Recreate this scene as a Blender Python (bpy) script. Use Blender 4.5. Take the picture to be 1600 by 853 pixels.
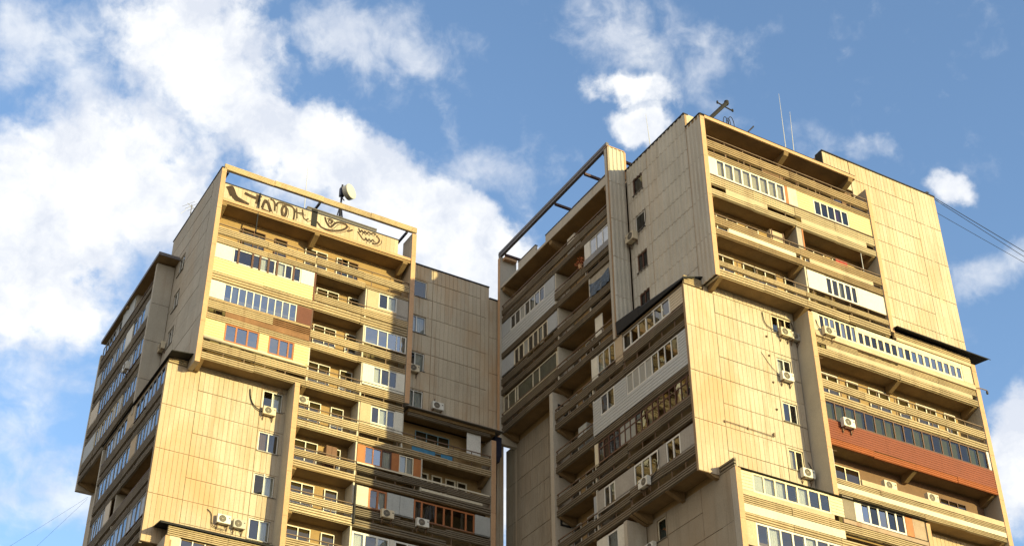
import bpy, bmesh, math, random
from mathutils import Vector
random.seed(7)
R = math.radians
for o in list(bpy.data.objects):
    bpy.data.objects.remove(o)
scene = bpy.context.scene
COL = scene.collection

# ------------------------------------------------------------------ camera
cam_data = bpy.data.cameras.new('camera')
cam = bpy.data.objects.new('camera', cam_data)
COL.objects.link(cam)
cam.location = (0, 0, 0)   # eye level; the street lies 1.6 m lower
cam_data.sensor_width = 36.0
cam_data.lens = 36.0 * 2281.22 / 1600.0
cam_data.clip_start = 0.1
cam_data.clip_end = 5000
YAW, PITCH, ROLL = R(30.157), R(35.213), R(-0.145)
cam.rotation_mode = 'XYZ'
from mathutils import Matrix
M = Matrix.Rotation(-YAW, 4, 'Z') @ Matrix.Rotation(R(90) + PITCH, 4, 'X') @ Matrix.Rotation(ROLL, 4, 'Z')
cam.rotation_euler = M.to_euler('XYZ')
scene.camera = cam

# ------------------------------------------------------------------ sun, sky
SUN_DIR = Vector((0.465, -1.0, 0.192)).normalized()
sun_data = bpy.data.lights.new('sun', 'SUN')
sun_data.energy = 3.5
sun_data.angle = R(0.55)
sun_data.color = (1.0, 0.855, 0.40)
sun = bpy.data.objects.new('sun', sun_data)
sun.rotation_euler = (-SUN_DIR).to_track_quat('-Z', 'Y').to_euler()
sun.location = (60, -60, 60)
COL.objects.link(sun)
SUN_EL = math.asin(SUN_DIR.z)
SUN_AZ = math.atan2(SUN_DIR.x, SUN_DIR.y)

scene.view_settings.view_transform = 'Standard'
scene.view_settings.look = 'None'
scene.view_settings.gamma = 1.0
scene.view_settings.exposure = 1.10
scene.view_settings.use_curve_mapping = False
scene.render.engine = 'CYCLES'

SKY_STRENGTH = 0.148
CLOUD_DARK = (2.5, 2.65, 2.95, 1)
CLOUD_LIGHT = (3.6, 3.6, 3.55, 1)
CLOUDS = [(13.35, 43.12, 4.01, 2.9, -9.9, 0.75), (6.19, 41.32, 3.42, 2.58, 15.4, 0.58), (10.24, 40.17, 3.05, 2.16, 12.3, 0.6), (15.38, 41.2, 2.87, 2.2, -21.6, 0.75), (10.83, 37.81, 4.73, 2.9, 11.0, 0.75), (8.71, 35.71, 3.94, 3.35, 12.0, 1.0), (8.63, 32.76, 3.21, 2.63, 11.4, 0.9), (13.24, 36.45, 2.63, 2.19, 9.6, 0.8), (18.16, 40.03, 2.68, 1.48, -13.2, 0.8), (21.4, 39.82, 2.46, 1.49, -20.2, 1.0), (23.12, 38.69, 2.72, 1.74, -26.5, 1.0), (26.69, 37.34, 3.24, 1.5, -28.7, 1.1), (28.3, 35.87, 3.0, 1.88, -24.6, 1.2), (23.91, 36.73, 3.0, 2.0, 3.0, 1.0), (19.94, 38.71, 1.97, 1.49, 5.9, 0.8), (21.92, 44.06, 2.94, 1.47, -5.1, 0.66), (24.68, 43.97, 1.84, 1.48, -26.7, 0.58), (26.52, 41.33, 1.73, 0.7, -58.2, 0.42), (28.39, 39.13, 2.37, 1.2, -14.5, 0.55), (27.45, 43.33, 0.99, 1.73, -18.4, 0.22), (35.76, 44.68, 2.95, 1.46, -29.5, 0.56), (38.39, 43.54, 3.43, 1.83, -21.5, 0.52), (36.4, 42.19, 2.1, 0.86, -9.8, 0.75), (36.93, 40.8, 1.36, 0.82, -4.9, 1.0), (40.77, 41.37, 1.47, 0.61, -22.5, 0.45), (32.77, 42.09, 0.6, 0.35, -41.8, 0.2), (48.17, 38.56, 1.29, 0.77, -11.9, 0.58), (50.97, 36.55, 1.06, 0.65, -18.3, 0.8), (44.99, 39.65, 1.21, 0.97, -40.1, 0.3), (49.75, 37.56, 2.1, 0.84, -33.3, 0.25), (51.45, 32.95, 1.6, 1.07, 8.5, 0.4), (53.22, 33.35, 1.12, 1.07, -13.5, 0.45), (51.36, 26.21, 1.33, 2.56, -10.0, 0.85), (8.92, 27.25, 2.03, 1.88, 9.7, 0.5), (10.88, 25.39, 2.05, 1.87, 8.1, 0.6), (9.27, 24.7, 1.34, 1.39, 8.8, 0.5), (30.65, 39.14, 1.75, 1.0, -0.8, 0.3), (30.17, 37.64, 1.51, 1.0, -0.4, 0.25), (29.72, 26.9, 0.37, 2.21, 0.0, 0.7), (5.15, 39.87, 1.01, 1.17, 16.3, 0.45), (9.32, 29.96, 3.67, 1.43, 10.1, 0.35), (30.16, 35.38, 1.51, 1.26, -0.4, 0.8)]

def make_world():
    w = bpy.data.worlds.new('World'); scene.world = w
    w.use_nodes = True
    nt = w.node_tree; N = nt.nodes; L = nt.links
    N.clear()
    def new(t, **k):
        n = N.new(t)
        for a, b in k.items(): setattr(n, a, b)
        return n
    def math_(op, a, b=None, c=None, clamp=False):
        n = new('ShaderNodeMath', operation=op, use_clamp=clamp)
        for i, v in enumerate((a, b, c)):
            if v is None: continue
            if isinstance(v, (int, float)): n.inputs[i].default_value = v
            else: L.new(v, n.inputs[i])
        return n.outputs[0]
    out = new('ShaderNodeOutputWorld'); bg = new('ShaderNodeBackground')
    sky = new('ShaderNodeTexSky', sky_type='NISHITA', sun_disc=False)
    sky.sun_elevation = SUN_EL; sky.sun_rotation = SUN_AZ
    sky.altitude = 800; sky.air_density = 1.0; sky.dust_density = 0.6; sky.ozone_density = 1.4
    tc = new('ShaderNodeTexCoord')
    sep = new('ShaderNodeSeparateXYZ'); L.new(tc.outputs['Generated'], sep.inputs[0])
    az = math_('MULTIPLY', math_('ARCTAN2', sep.outputs[0], sep.outputs[1]), 57.29578 * 0.8)
    el = math_('MULTIPLY', math_('ARCSINE', sep.outputs[2]), 57.29578)
    com = new('ShaderNodeCombineXYZ'); L.new(az, com.inputs[0]); L.new(el, com.inputs[1])
    P0 = com.outputs[0]
    # domain warp, large billows and fine wisps
    def noise(scale, detail, rough, vec, loc=0.0, dist=0.0):
        n = new('ShaderNodeTexNoise'); n.inputs['Scale'].default_value = scale
        n.inputs['Detail'].default_value = detail; n.inputs['Roughness'].default_value = rough
        n.inputs['Distortion'].default_value = dist
        if loc:
            m = new('ShaderNodeVectorMath', operation='ADD'); m.inputs[1].default_value = (loc, loc * .7, loc * .3)
            L.new(vec, m.inputs[0]); vec = m.outputs[0]
        L.new(vec, n.inputs['Vector']); return n
    def warp(vec, amount, scale, detail, loc):
        n = noise(scale, detail, .6, vec, loc)
        s = new('ShaderNodeVectorMath', operation='SUBTRACT'); s.inputs[1].default_value = (.5, .5, .5)
        L.new(n.outputs['Color'], s.inputs[0])
        m = new('ShaderNodeVectorMath', operation='SCALE'); m.inputs['Scale'].default_value = amount
        L.new(s.outputs[0], m.inputs[0])
        a = new('ShaderNodeVectorMath', operation='ADD'); L.new(vec, a.inputs[0]); L.new(m.outputs[0], a.inputs[1])
        return a.outputs[0]
    P = warp(P0, 2.0, .42, 6, 3.1)
    sums = {}
    for (a0, e0, r1, r2, ang, s) in CLOUDS:
        key = 'thin' if s < .7 else 'thick'
        total = sums.get(key)
        s = s * 1.25 if key == 'thin' else s
        mp = new('ShaderNodeMapping', vector_type='TEXTURE')
        mp.inputs['Location'].default_value = (a0 * .8, e0, 0)
        mp.inputs['Rotation'].default_value = (0, 0, R(ang))
        mp.inputs['Scale'].default_value = (r1 * 1.5, r2 * 1.5, 1)
        L.new(P, mp.inputs[0])
        ln = new('ShaderNodeVectorMath', operation='LENGTH'); L.new(mp.outputs[0], ln.inputs[0])
        mr = new('ShaderNodeMapRange', interpolation_type='SMOOTHSTEP', clamp=True)
        mr.inputs['From Min'].default_value = 1.0; mr.inputs['From Max'].default_value = 0.15
        mr.inputs['To Min'].default_value = 0.0; mr.inputs['To Max'].default_value = s
        L.new(ln.outputs['Value'], mr.inputs['Value'])
        total = mr.outputs[0] if total is None else math_('MAXIMUM', math_('MULTIPLY', math_('ADD', total, mr.outputs[0]), .62),
                                                        math_('MAXIMUM', total, mr.outputs[0]))
        sums[key] = total
    total, thin = sums['thick'], sums['thin']
    # elsewhere in the sky (outside what the photograph shows) broken cloud from noise alone
    far = new('ShaderNodeMapRange', interpolation_type='SMOOTHSTEP', clamp=True)
    dist = new('ShaderNodeVectorMath', operation='DISTANCE'); dist.inputs[1].default_value = (24, 35, 0)
    L.new(P0, dist.inputs[0]); L.new(dist.outputs['Value'], far.inputs['Value'])
    far.inputs['From Min'].default_value = 28; far.inputs['From Max'].default_value = 45
    far.inputs['To Max'].default_value = 1.0
    fd = new('ShaderNodeVectorMath', operation='DOT_PRODUCT'); L.new(tc.outputs['Generated'], fd.inputs[0]); fd.inputs[1].default_value = tuple(Vector((-.93, -.15, .33)).normalized())
    fm = new('ShaderNodeMapRange', interpolation_type='SMOOTHSTEP', clamp=True); fm.inputs['From Min'].default_value = .1; fm.inputs['From Max'].default_value = .8
    fm.inputs['To Min'].default_value = .40; fm.inputs['To Max'].default_value = .66; L.new(fd.outputs['Value'], fm.inputs['Value'])  # unseen cloud thickened towards the left to fill the shaded walls
    total = math_('MAXIMUM', total, math_('MULTIPLY', far.outputs[0], fm.outputs[0]))
    n1 = noise(.62, 8, .56, P, 11.0).outputs['Fac']
    n2 = noise(2.0, 7, .55, P0, 5.0, .3).outputs['Fac']
    billow = math_('ADD', math_('MULTIPLY', math_('SUBTRACT', n1, .5), .95), math_('MULTIPLY', math_('SUBTRACT', n2, .5), .30))
    n4 = noise(.5, 8, .58, warp(P0, 1.8, .3, 4, 41.0), 19.0, .25).outputs['Fac']
    wisp = math_('ADD', math_('MULTIPLY', math_('SUBTRACT', n4, .5), 2.0), math_('MULTIPLY', math_('SUBTRACT', n2, .5), .3))
    def cover(t, gain_, nz, lo, hi, top):
        m = new('ShaderNodeMapRange', interpolation_type='SMOOTHSTEP', clamp=True)
        m.inputs['From Min'].default_value = lo; m.inputs['From Max'].default_value = hi; m.inputs['To Max'].default_value = top
        L.new(math_('ADD', math_('MULTIPLY', t, gain_), nz), m.inputs['Value']); return m.outputs[0]
    thick_m = cover(total, 1.15, billow, .16, .80, .97)
    thin_m = cover(thin, 1.0, wisp, .10, 1.15, .72)
    mask = math_('SUBTRACT', 1.0, math_('MULTIPLY', math_('SUBTRACT', 1.0, thick_m), math_('SUBTRACT', 1.0, thin_m)))
    # thick middles and grey-blue undersides
    n3 = noise(.35, 6, .6, P, 27.0).outputs['Fac']
    shade = new('ShaderNodeMapRange', clamp=True)
    shade.inputs['From Min'].default_value = .38; shade.inputs['From Max'].default_value = .62
    L.new(n3, shade.inputs['Value'])
    cc = new('ShaderNodeMix', data_type='RGBA')
    cc.inputs[6].default_value = CLOUD_DARK; cc.inputs[7].default_value = CLOUD_LIGHT
    L.new(shade.outputs[0], cc.inputs[0])
    # unseen clouds off to the left, warmed as added fill for the shaded walls
    dt = new('ShaderNodeVectorMath', operation='DOT_PRODUCT'); L.new(tc.outputs['Generated'], dt.inputs[0]); dt.inputs[1].default_value = tuple(Vector((-.93, -.15, .33)).normalized())
    wm = new('ShaderNodeMapRange', interpolation_type='SMOOTHSTEP', clamp=True); wm.inputs['From Min'].default_value = .2; wm.inputs['From Max'].default_value = .85
    L.new(dt.outputs['Value'], wm.inputs['Value'])
    cw = new('ShaderNodeMix', data_type='RGBA'); L.new(wm.outputs[0], cw.inputs[0]); L.new(cc.outputs[2], cw.inputs[6]); cw.inputs[7].default_value = (3.1, 2.85, 2.5, 1)
    gain = new('ShaderNodeMix', data_type='RGBA', blend_type='MULTIPLY'); gain.inputs[0].default_value = 1
    L.new(sky.outputs[0], gain.inputs[6]); gain.inputs[7].default_value = (.99, 1.05, 1.13, 1)
    mx = new('ShaderNodeMix', data_type='RGBA')
    L.new(mask, mx.inputs[0]); L.new(gain.outputs[2], mx.inputs[6]); L.new(cw.outputs[2], mx.inputs[7])
    L.new(mx.outputs[2], bg.inputs[0]); bg.inputs[1].default_value = SKY_STRENGTH
    L.new(bg.outputs[0], out.inputs[0])
make_world()

# ------------------------------------------------------------------ materials
MATS = {}
def mat(name, col, rough=.85, var=.12, streak=.0, streak_col=None, scale=.6, bump=0.0, metal=0.0, spec=.3, grain=.06, patch=0.0, isl=.04):
    m = bpy.data.materials.new(name); m.use_nodes = True
    nt = m.node_tree; N = nt.nodes; L = nt.links
    b = N['Principled BSDF']
    b.inputs['Roughness'].default_value = rough; b.inputs['Metallic'].default_value = metal
    b.inputs['Specular IOR Level'].default_value = spec
    tc = N.new('ShaderNodeTexCoord')
    n1 = N.new('ShaderNodeTexNoise'); n1.inputs['Scale'].default_value = scale; n1.inputs['Detail'].default_value = 8; n1.inputs['Roughness'].default_value = .65
    L.new(tc.outputs['Object'], n1.inputs['Vector'])
    def hsv(k): return (col[0] * k, col[1] * k, col[2] * k, 1)
    cr = N.new('ShaderNodeValToRGB'); e = cr.color_ramp.elements
    e[0].position = .3; e[0].color = hsv(1 - var); e[1].position = .72; e[1].color = hsv(1 + var)
    L.new(n1.outputs['Fac'], cr.inputs[0]); c = cr.outputs[0]
    if grain:
        n3 = N.new('ShaderNodeTexNoise'); n3.inputs['Scale'].default_value = 14; n3.inputs['Detail'].default_value = 5
        L.new(tc.outputs['Object'], n3.inputs['Vector'])
        mr = N.new('ShaderNodeMapRange'); mr.inputs['From Min'].default_value = .3; mr.inputs['From Max'].default_value = .7
        mr.inputs['To Min'].default_value = 1 - grain * 2; mr.inputs['To Max'].default_value = 1 + grain
        L.new(n3.outputs['Fac'], mr.inputs[0])
        mm = N.new('ShaderNodeMix'); mm.data_type = 'RGBA'; mm.blend_type = 'MULTIPLY'; mm.inputs[0].default_value = 1
        L.new(c, mm.inputs[6]); L.new(mr.outputs[0], mm.inputs[7]); c = mm.outputs[2]
    if isl:      # every plank, slat length and panel strip has its own tone
        ge = N.new('ShaderNodeNewGeometry'); mr = N.new('ShaderNodeMapRange'); mr.inputs['To Min'].default_value = 1 - isl; mr.inputs['To Max'].default_value = 1 + isl
        L.new(ge.outputs['Random Per Island'], mr.inputs[0])
        mm = N.new('ShaderNodeMix'); mm.data_type = 'RGBA'; mm.blend_type = 'MULTIPLY'; mm.inputs[0].default_value = 1
        L.new(c, mm.inputs[6]); L.new(mr.outputs[0], mm.inputs[7]); c = mm.outputs[2]
    if streak:
        mp = N.new('ShaderNodeMapping'); mp.inputs['Scale'].default_value = (2.2, 2.2, .16)
        L.new(tc.outputs['Object'], mp.inputs[0])
        n2 = N.new('ShaderNodeTexNoise'); n2.inputs['Scale'].default_value = 1.0; n2.inputs['Detail'].default_value = 7; n2.inputs['Roughness'].default_value = .68
        L.new(mp.outputs[0], n2.inputs['Vector'])
        mr = N.new('ShaderNodeMapRange'); mr.inputs['From Min'].default_value = .52; mr.inputs['From Max'].default_value = .74; mr.inputs['To Max'].default_value = streak
        L.new(n2.outputs['Fac'], mr.inputs[0])
        mx = N.new('ShaderNodeMix'); mx.data_type = 'RGBA'
        sc = streak_col or (col[0] * .5, col[1] * .42, col[2] * .34)
        mx.inputs[7].default_value = (*sc, 1)
        L.new(mr.outputs[0], mx.inputs[0]); L.new(c, mx.inputs[6]); c = mx.outputs[2]
    if patch:   # broad orange-brown weathering with soft edges and drip runs
        mp = N.new('ShaderNodeMapping'); mp.inputs['Scale'].default_value = (.34, .34, .12); mp.inputs['Location'].default_value = (3, 7, 1)
        L.new(tc.outputs['Object'], mp.inputs[0])
        n2 = N.new('ShaderNodeTexNoise'); n2.inputs['Scale'].default_value = 1.0; n2.inputs['Detail'].default_value = 9; n2.inputs['Roughness'].default_value = .6; n2.inputs['Distortion'].default_value = .6
        L.new(mp.outputs[0], n2.inputs['Vector'])
        mr = N.new('ShaderNodeMapRange'); mr.inputs['From Min'].default_value = .45; mr.inputs['From Max'].default_value = .68; mr.inputs['To Max'].default_value = patch
        L.new(n2.outputs['Fac'], mr.inputs[0])
        mx = N.new('ShaderNodeMix'); mx.data_type = 'RGBA'; mx.inputs[7].default_value = (col[0] * .94, col[1] * .74, col[2] * .56, 1)
        L.new(mr.outputs[0], mx.inputs[0]); L.new(c, mx.inputs[6]); c = mx.outputs[2]
    L.new(c, b.inputs['Base Color'])
    if bump:
        bn = N.new('ShaderNodeBump'); bn.inputs['Strength'].default_value = bump; bn.inputs['Distance'].default_value = .02
        n4 = N.new('ShaderNodeTexNoise'); n4.inputs['Scale'].default_value = 5; n4.inputs['Detail'].default_value = 6
        L.new(tc.outputs['Object'], n4.inputs['Vector'])
        L.new(n4.outputs['Fac'], bn.inputs['Height']); L.new(bn.outputs[0], b.inputs['Normal'])
    MATS[name] = m
    return m
def glass_mat(name, tint, refl=.10, rough=.012, ior=1.55):
    m = bpy.data.materials.new(name); m.use_nodes = True
    nt = m.node_tree; N = nt.nodes; L = nt.links; N.clear()
    o = N.new('ShaderNodeOutputMaterial'); t = N.new('ShaderNodeBsdfTransparent'); g = N.new('ShaderNodeBsdfGlossy')
    t.inputs[0].default_value = (*tint, 1); g.inputs['Roughness'].default_value = rough; g.inputs[0].default_value = (.95, .97, 1, 1)
    f = N.new('ShaderNodeFresnel'); f.inputs[0].default_value = ior
    a = N.new('ShaderNodeMath'); a.operation = 'ADD'; a.use_clamp = True; a.inputs[1].default_value = refl
    L.new(f.outputs[0], a.inputs[0])
    tc = N.new('ShaderNodeTexCoord'); n = N.new('ShaderNodeTexNoise'); n.inputs['Scale'].default_value = 1.1; n.inputs['Detail'].default_value = 2
    bp = N.new('ShaderNodeBump'); bp.inputs['Strength'].default_value = .10; bp.inputs['Distance'].default_value = .04
    L.new(tc.outputs['Object'], n.inputs['Vector']); L.new(n.outputs['Fac'], bp.inputs['Height']); L.new(bp.outputs[0], g.inputs['Normal'])
    mx = N.new('ShaderNodeMixShader'); L.new(a.outputs[0], mx.inputs[0]); L.new(t.outputs[0], mx.inputs[1]); L.new(g.outputs[0], mx.inputs[2])
    L.new(mx.outputs[0], o.inputs[0]); MATS[name] = m
    return m
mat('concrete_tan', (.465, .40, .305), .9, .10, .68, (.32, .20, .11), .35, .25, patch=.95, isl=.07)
mat('concrete_joint', (.30, .20, .12), .95, .2, .2)
mat('concrete_grey', (.42, .385, .325), .9, .12, .40, (.24, .19, .14), .4, .3, patch=.4)
mat('concrete_dark', (.32, .275, .21), .9, .14, .5, (.16, .12, .08), .4, .3, patch=.4)  # grime plus occlusion shade, both put into one darker colour
mat('concrete_pale', (.48, .45, .385), .9, .10, .45, (.30, .26, .2), .5, .3, patch=.3)
mat('frame_grey', (.36, .35, .33), .5, .1, .1, (.2, .18, .15), 1)
mat('band_pale', (.50, .41, .27), .8, .13, .45, (.24, .14, .08), .5, isl=.16)
mat('band_brown', (.34, .245, .14), .8, .16, .5, (.15, .085, .05), .6, isl=.16)
mat('fin_orange', (.50, .31, .18), .85, .10, .25, (.34, .2, .12), .7)
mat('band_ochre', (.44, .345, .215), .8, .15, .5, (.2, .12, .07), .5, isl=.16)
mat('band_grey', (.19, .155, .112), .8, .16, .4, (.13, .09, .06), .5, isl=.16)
mat('band_rust', (.21, .11, .055), .85, .25, .5, (.09, .045, .025), .8, isl=.16)
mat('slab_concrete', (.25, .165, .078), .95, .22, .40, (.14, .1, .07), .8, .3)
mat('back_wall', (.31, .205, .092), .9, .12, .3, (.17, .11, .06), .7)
mat('plaster_tan', (.47, .37, .25), .9, .10, .3, (.25, .15, .09), .9, .2)
mat('plaster_white', (.52, .48, .40), .85, .10, .25, (.34, .28, .2), 1.2, .2)
mat('plaster_grey', (.34, .31, .27), .9, .12, .35, (.17, .14, .12), .9, .2)
mat('panel_white', (.63, .60, .52), .5, .08, .25, (.5, .42, .3), .8)
mat('panel_bluegrey', (.36, .38, .40), .6, .08, .2, (.2, .2, .2), .8)
mat('panel_grey', (.38, .39, .38), .6, .10, .3, (.22, .21, .2), 1.4)
mat('panel_rust', (.33, .24, .17), .75, .22, .9, (.24, .085, .03), 1.0)
mat('panel_red_brown', (.13, .045, .03), .7, .15, .2)
mat('siding_yellow', (.60, .49, .26), .6, .05, .08, (.4, .3, .16), .6)
mat('siding_tan', (.55, .46, .33), .6, .06, .1, (.4, .3, .2), .6)
mat('siding_grey', (.42, .43, .43), .5, .05, .1, (.3, .3, .3), .6)
mat('band_orange', (.30, .085, .025), .7, .1, .2, (.2, .05, .02), .7)
mat('curtain_olive', (.15, .15, .05), .8, .3, .0, None, .9)
mat('panel_dull', (.20, .165, .125), .7, .15, .4, (.1, .07, .05), 1.2)
mat('siding_red', (.19, .045, .016), .6, .10, .2, (.2, .05, .02), .7)
mat('white_strip', (.58, .52, .40), .6, .08, .2, (.45, .33, .2), 1.0)
mat('wood_orange', (.36, .13, .035), .55, .18, .35, (.16, .05, .015), 1.5)
mat('frame_white', (.62, .60, .55), .45, .08, .12, (.4, .34, .26), 1, grain=.03, isl=.08)
mat('frame_cream', (.66, .58, .42), .5, .08, .1, (.4, .3, .2), 1)
mat('frame_brown', (.10, .045, .028), .55, .2)
mat('frame_orange', (.34, .12, .04), .5, .15, .2)
mat('frame_teal', (.16, .24, .26), .5, .15, .2)
mat('curtain_white', (.66, .64, .60), .9, .08)
mat('curtain_cream', (.62, .53, .36), .9, .10)
mat('curtain_purple', (.20, .03, .30), .9, .10)
mat('curtain_green', (.12, .30, .17), .9, .10)
mat('curtain_brown', (.17, .10, .06), .9, .15)
mat('interior', (.06, .05, .045), .9, .3)
mat('door_brown', (.15, .07, .035), .6, .2)
mat('rail_metal', (.17, .11, .07), .6, .25, .3, (.1, .04, .02))
mat('roof_navy', (.018, .02, .035), .6, .2)
mat('roof_black', (.014, .013, .013), .75, .3)
mat('steel_grey', (.13, .12, .125), .5, .12, .2)
mat('steel_navy', (.02, .022, .045), .5, .2)
mat('strut_brown', (.07, .035, .03), .6, .2)
mat('sheet_metal', (.20, .185, .165), .45, .25, .6, (.09, .06, .045), .9, .2, .3)
mat('graffiti_black', (.045, .027, .016), .8, .4, .35, (.22, .15, .08), 2.5)
mat('ac_white', (.66, .64, .58), .45, .05, .15, (.4, .33, .25), 1.5)
mat('ac_grey', (.40, .385, .34), .5, .08, .3, (.25, .2, .14), 1.5)
mat('ac_yellowed', (.58, .50, .36), .5, .06, .25, (.34, .24, .14), 1.5)
mat('ac_dark', (.05, .045, .04), .5, .2)
mat('ac_fan', (.30, .26, .20), .5, .2)
mat('black_rubber', (.015, .014, .013), .6, .2)
mat('dish_white', (.50, .48, .42), .5, .06)
mat('antenna_pale', (.5, .5, .5), .4, .1)
mat('blue_cloth', (.06, .20, .34), .9, .15)
mat('net_blue', (.09, .12, .17), .9, .4, .5, (.35, .34, .33), 3.0)
mat('flower_orange', (.42, .13, .05), .9, .3)
mat('stone_panel', (.34, .30, .24), .9, .3, .3, (.15, .12, .09), 3.0)
mat('teal_panel', (.03, .15, .14), .5, .15)
mat('ground', (.13, .115, .09), .95, .3, 0, None, .05, .3)
mat('asphalt', (.05, .05, .052), .9, .2, 0, None, .4)
mat('pane_dull', (.30, .30, .28), .35, .15)
glass_mat('glass', (.66, .70, .70), .07)
glass_mat('glass_dark', (.35, .37, .36), .03)
glass_mat('glass_blue', (.55, .70, .80), .24, .012, 1.6)
glass_mat('glass_olive', (.50, .52, .22), .02)

# ------------------------------------------------------------------ mesh helpers
class Fac:
    """One facade plane. u runs along it, d outwards from it, z up."""
    def __init__(s, kind, plane): s.k = kind; s.p = plane
    def P(s, u, d, z):
        return (u, s.p - d, z) if s.k == 'Y' else (s.p - d, u, z)
class MB:
    def __init__(s): s.v = []; s.f = []
    def hexa(s, pts):
        n = len(s.v); s.v += pts
        for q in ((0, 1, 2, 3), (7, 6, 5, 4), (0, 4, 5, 1), (1, 5, 6, 2), (2, 6, 7, 3), (3, 7, 4, 0)):
            s.f.append(tuple(n + i for i in q))
    def box(s, F, u0, u1, d0, d1, z0, z1):
        s.hexa([F.P(u0, d0, z0), F.P(u1, d0, z0), F.P(u1, d1, z0), F.P(u0, d1, z0),
                F.P(u0, d0, z1), F.P(u1, d0, z1), F.P(u1, d1, z1), F.P(u0, d1, z1)])
    def wbox(s, x0, x1, y0, y1, z0, z1): s.box(Fac('Y', 0), x0, x1, -y1, -y0, z0, z1)
    def quad(s, pts):
        n = len(s.v); s.v += pts; s.f.append(tuple(range(n, n + len(pts))))
    def prof(s, F, u0, u1, dz):
        n = len(s.v); k = len(dz)
        s.v += [F.P(u0, d, z) for d, z in dz] + [F.P(u1, d, z) for d, z in dz]
        for i in range(k):
            j = (i + 1) % k
            s.f.append((n + i, n + j, n + k + j, n + k + i))
        s.f.append(tuple(n + i for i in range(k))); s.f.append(tuple(n + k + i for i in reversed(range(k))))
    def tube(s, pts, r, n=7, cap=True):
        pts = [Vector(p) for p in pts]; rings = []
        for i, p in enumerate(pts):
            a = pts[max(i - 1, 0)]; b = pts[min(i + 1, len(pts) - 1)]
            t = (b - a).normalized()
            x = t.orthogonal().normalized() if not rings else (x - t * x.dot(t)).normalized()
            y = t.cross(x); base = len(s.v)
            rr = r[i] if isinstance(r, (list, tuple)) else r
            s.v += [tuple(p + (x * math.cos(q * 2 * math.pi / n) + y * math.sin(q * 2 * math.pi / n)) * rr) for q in range(n)]
            rings.append(base)
        for a, b in zip(rings, rings[1:]):
            for q in range(n): s.f.append((a + q, a + (q + 1) % n, b + (q + 1) % n, b + q))
        if cap:
            s.f.append(tuple(rings[0] + q for q in reversed(range(n)))); s.f.append(tuple(rings[-1] + q for q in range(n)))
    def lathe(s, c, axis, prof, n=20):
        """prof: list of (distance along axis, radius)"""
        c = Vector(c); t = Vector(axis).normalized(); x = t.orthogonal().normalized(); y = t.cross(x); rings = []
        for h, r in prof:
            base = len(s.v)
            s.v += [tuple(c + t * h + (x * math.cos(q * 2 * math.pi / n) + y * math.sin(q * 2 * math.pi / n)) * max(r, 1e-4)) for q in range(n)]
            rings.append(base)
        for a, b in zip(rings, rings[1:]):
            for q in range(n): s.f.append((a + q, a + (q + 1) % n, b + (q + 1) % n, b + q))
        s.f.append(tuple(rings[0] + q for q in reversed(range(n)))); s.f.append(tuple(rings[-1] + q for q in range(n)))
    def build(s, name, m, parent=None, label=None, origin=None, smooth=False, fix=True):
        if not s.v: return None
        me = bpy.data.meshes.new(name)
        root = parent
        while root is not None and root.parent is not None: root = root.parent
        O = Vector(origin) if origin else (Vector(root.location) if root is not None else Vector((0, 0, 0)))
        me.from_pydata([tuple(Vector(p) - O) for p in s.v], [], s.f)
        if fix:
            bm = bmesh.new(); bm.from_mesh(me); bmesh.ops.recalc_face_normals(bm, faces=bm.faces); bm.to_mesh(me); bm.free()
        me.materials.append(MATS[m])
        if smooth:
            for p in me.polygons: p.use_smooth = True
        o = bpy.data.objects.new(name, me); COL.objects.link(o)
        if parent is not None: o.parent = parent
        elif origin: o.location = origin
        if label: o['label'] = label
        return o
def thing(name, loc, label, cat, group=None):
    o = bpy.data.objects.new(name, None); COL.objects.link(o)
    o.location = loc; o['label'] = label; o['category'] = cat
    o.empty_display_size = .5
    if group: o['group'] = group
    return o
def tag(o, label, cat, group=None):
    o['label'] = label; o['category'] = cat
    if group: o['group'] = group
    return o
J = lambda a: random.uniform(-a, a)

# ------------------------------------------------------------------ facade builders
def slat_profile(z0, z1, n, d, depth=.11, back=.14):
    pts = []; h = (z1 - z0) / n
    for i in range(n):
        a = z0 + h * i
        pts += [(d - depth, a), (d - depth, a + h * .14), (d - .02, a + h * .24), (d, a + h * .40), (d, a + h * .74), (d - .014, a + h * .86), (d - depth, a + h * .90)]
    pts += [(d - back, z1), (d - back, z0)]
    return pts
def prof2(mb, F, u0, u1, p0, p1):
    n = len(mb.v); k = len(p0)
    mb.v += [F.P(u0, d, z) for d, z in p0] + [F.P(u1, d, z) for d, z in p1]
    for i in range(k):
        j = (i + 1) % k; mb.f.append((n + i, n + j, n + k + j, n + k + i))
    mb.f.append(tuple(n + i for i in range(k))); mb.f.append(tuple(n + k + i for i in reversed(range(k))))
def slats(mb, F, u0, u1, z0, z1, n, d=1.2, seg=3.2, depth=.11):
    k = max(1, round((u1 - u0) / seg)); w = (u1 - u0) / k
    for i in range(k):
        q = [z0 + J(.022), z0 + J(.022)]; h = z1 - z0; dd = [d + J(.024), d + J(.024)]; m = n
        if n > 3 and random.random() < .10: m = n - 1; h = h * m / n          # a slat has come off here
        prof2(mb, F, u0 + w * i + .008, u0 + w * (i + 1) - .008, slat_profile(q[0], q[0] + h, m, dd[0], depth), slat_profile(q[1], q[1] + h, m, dd[1], depth))
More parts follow.
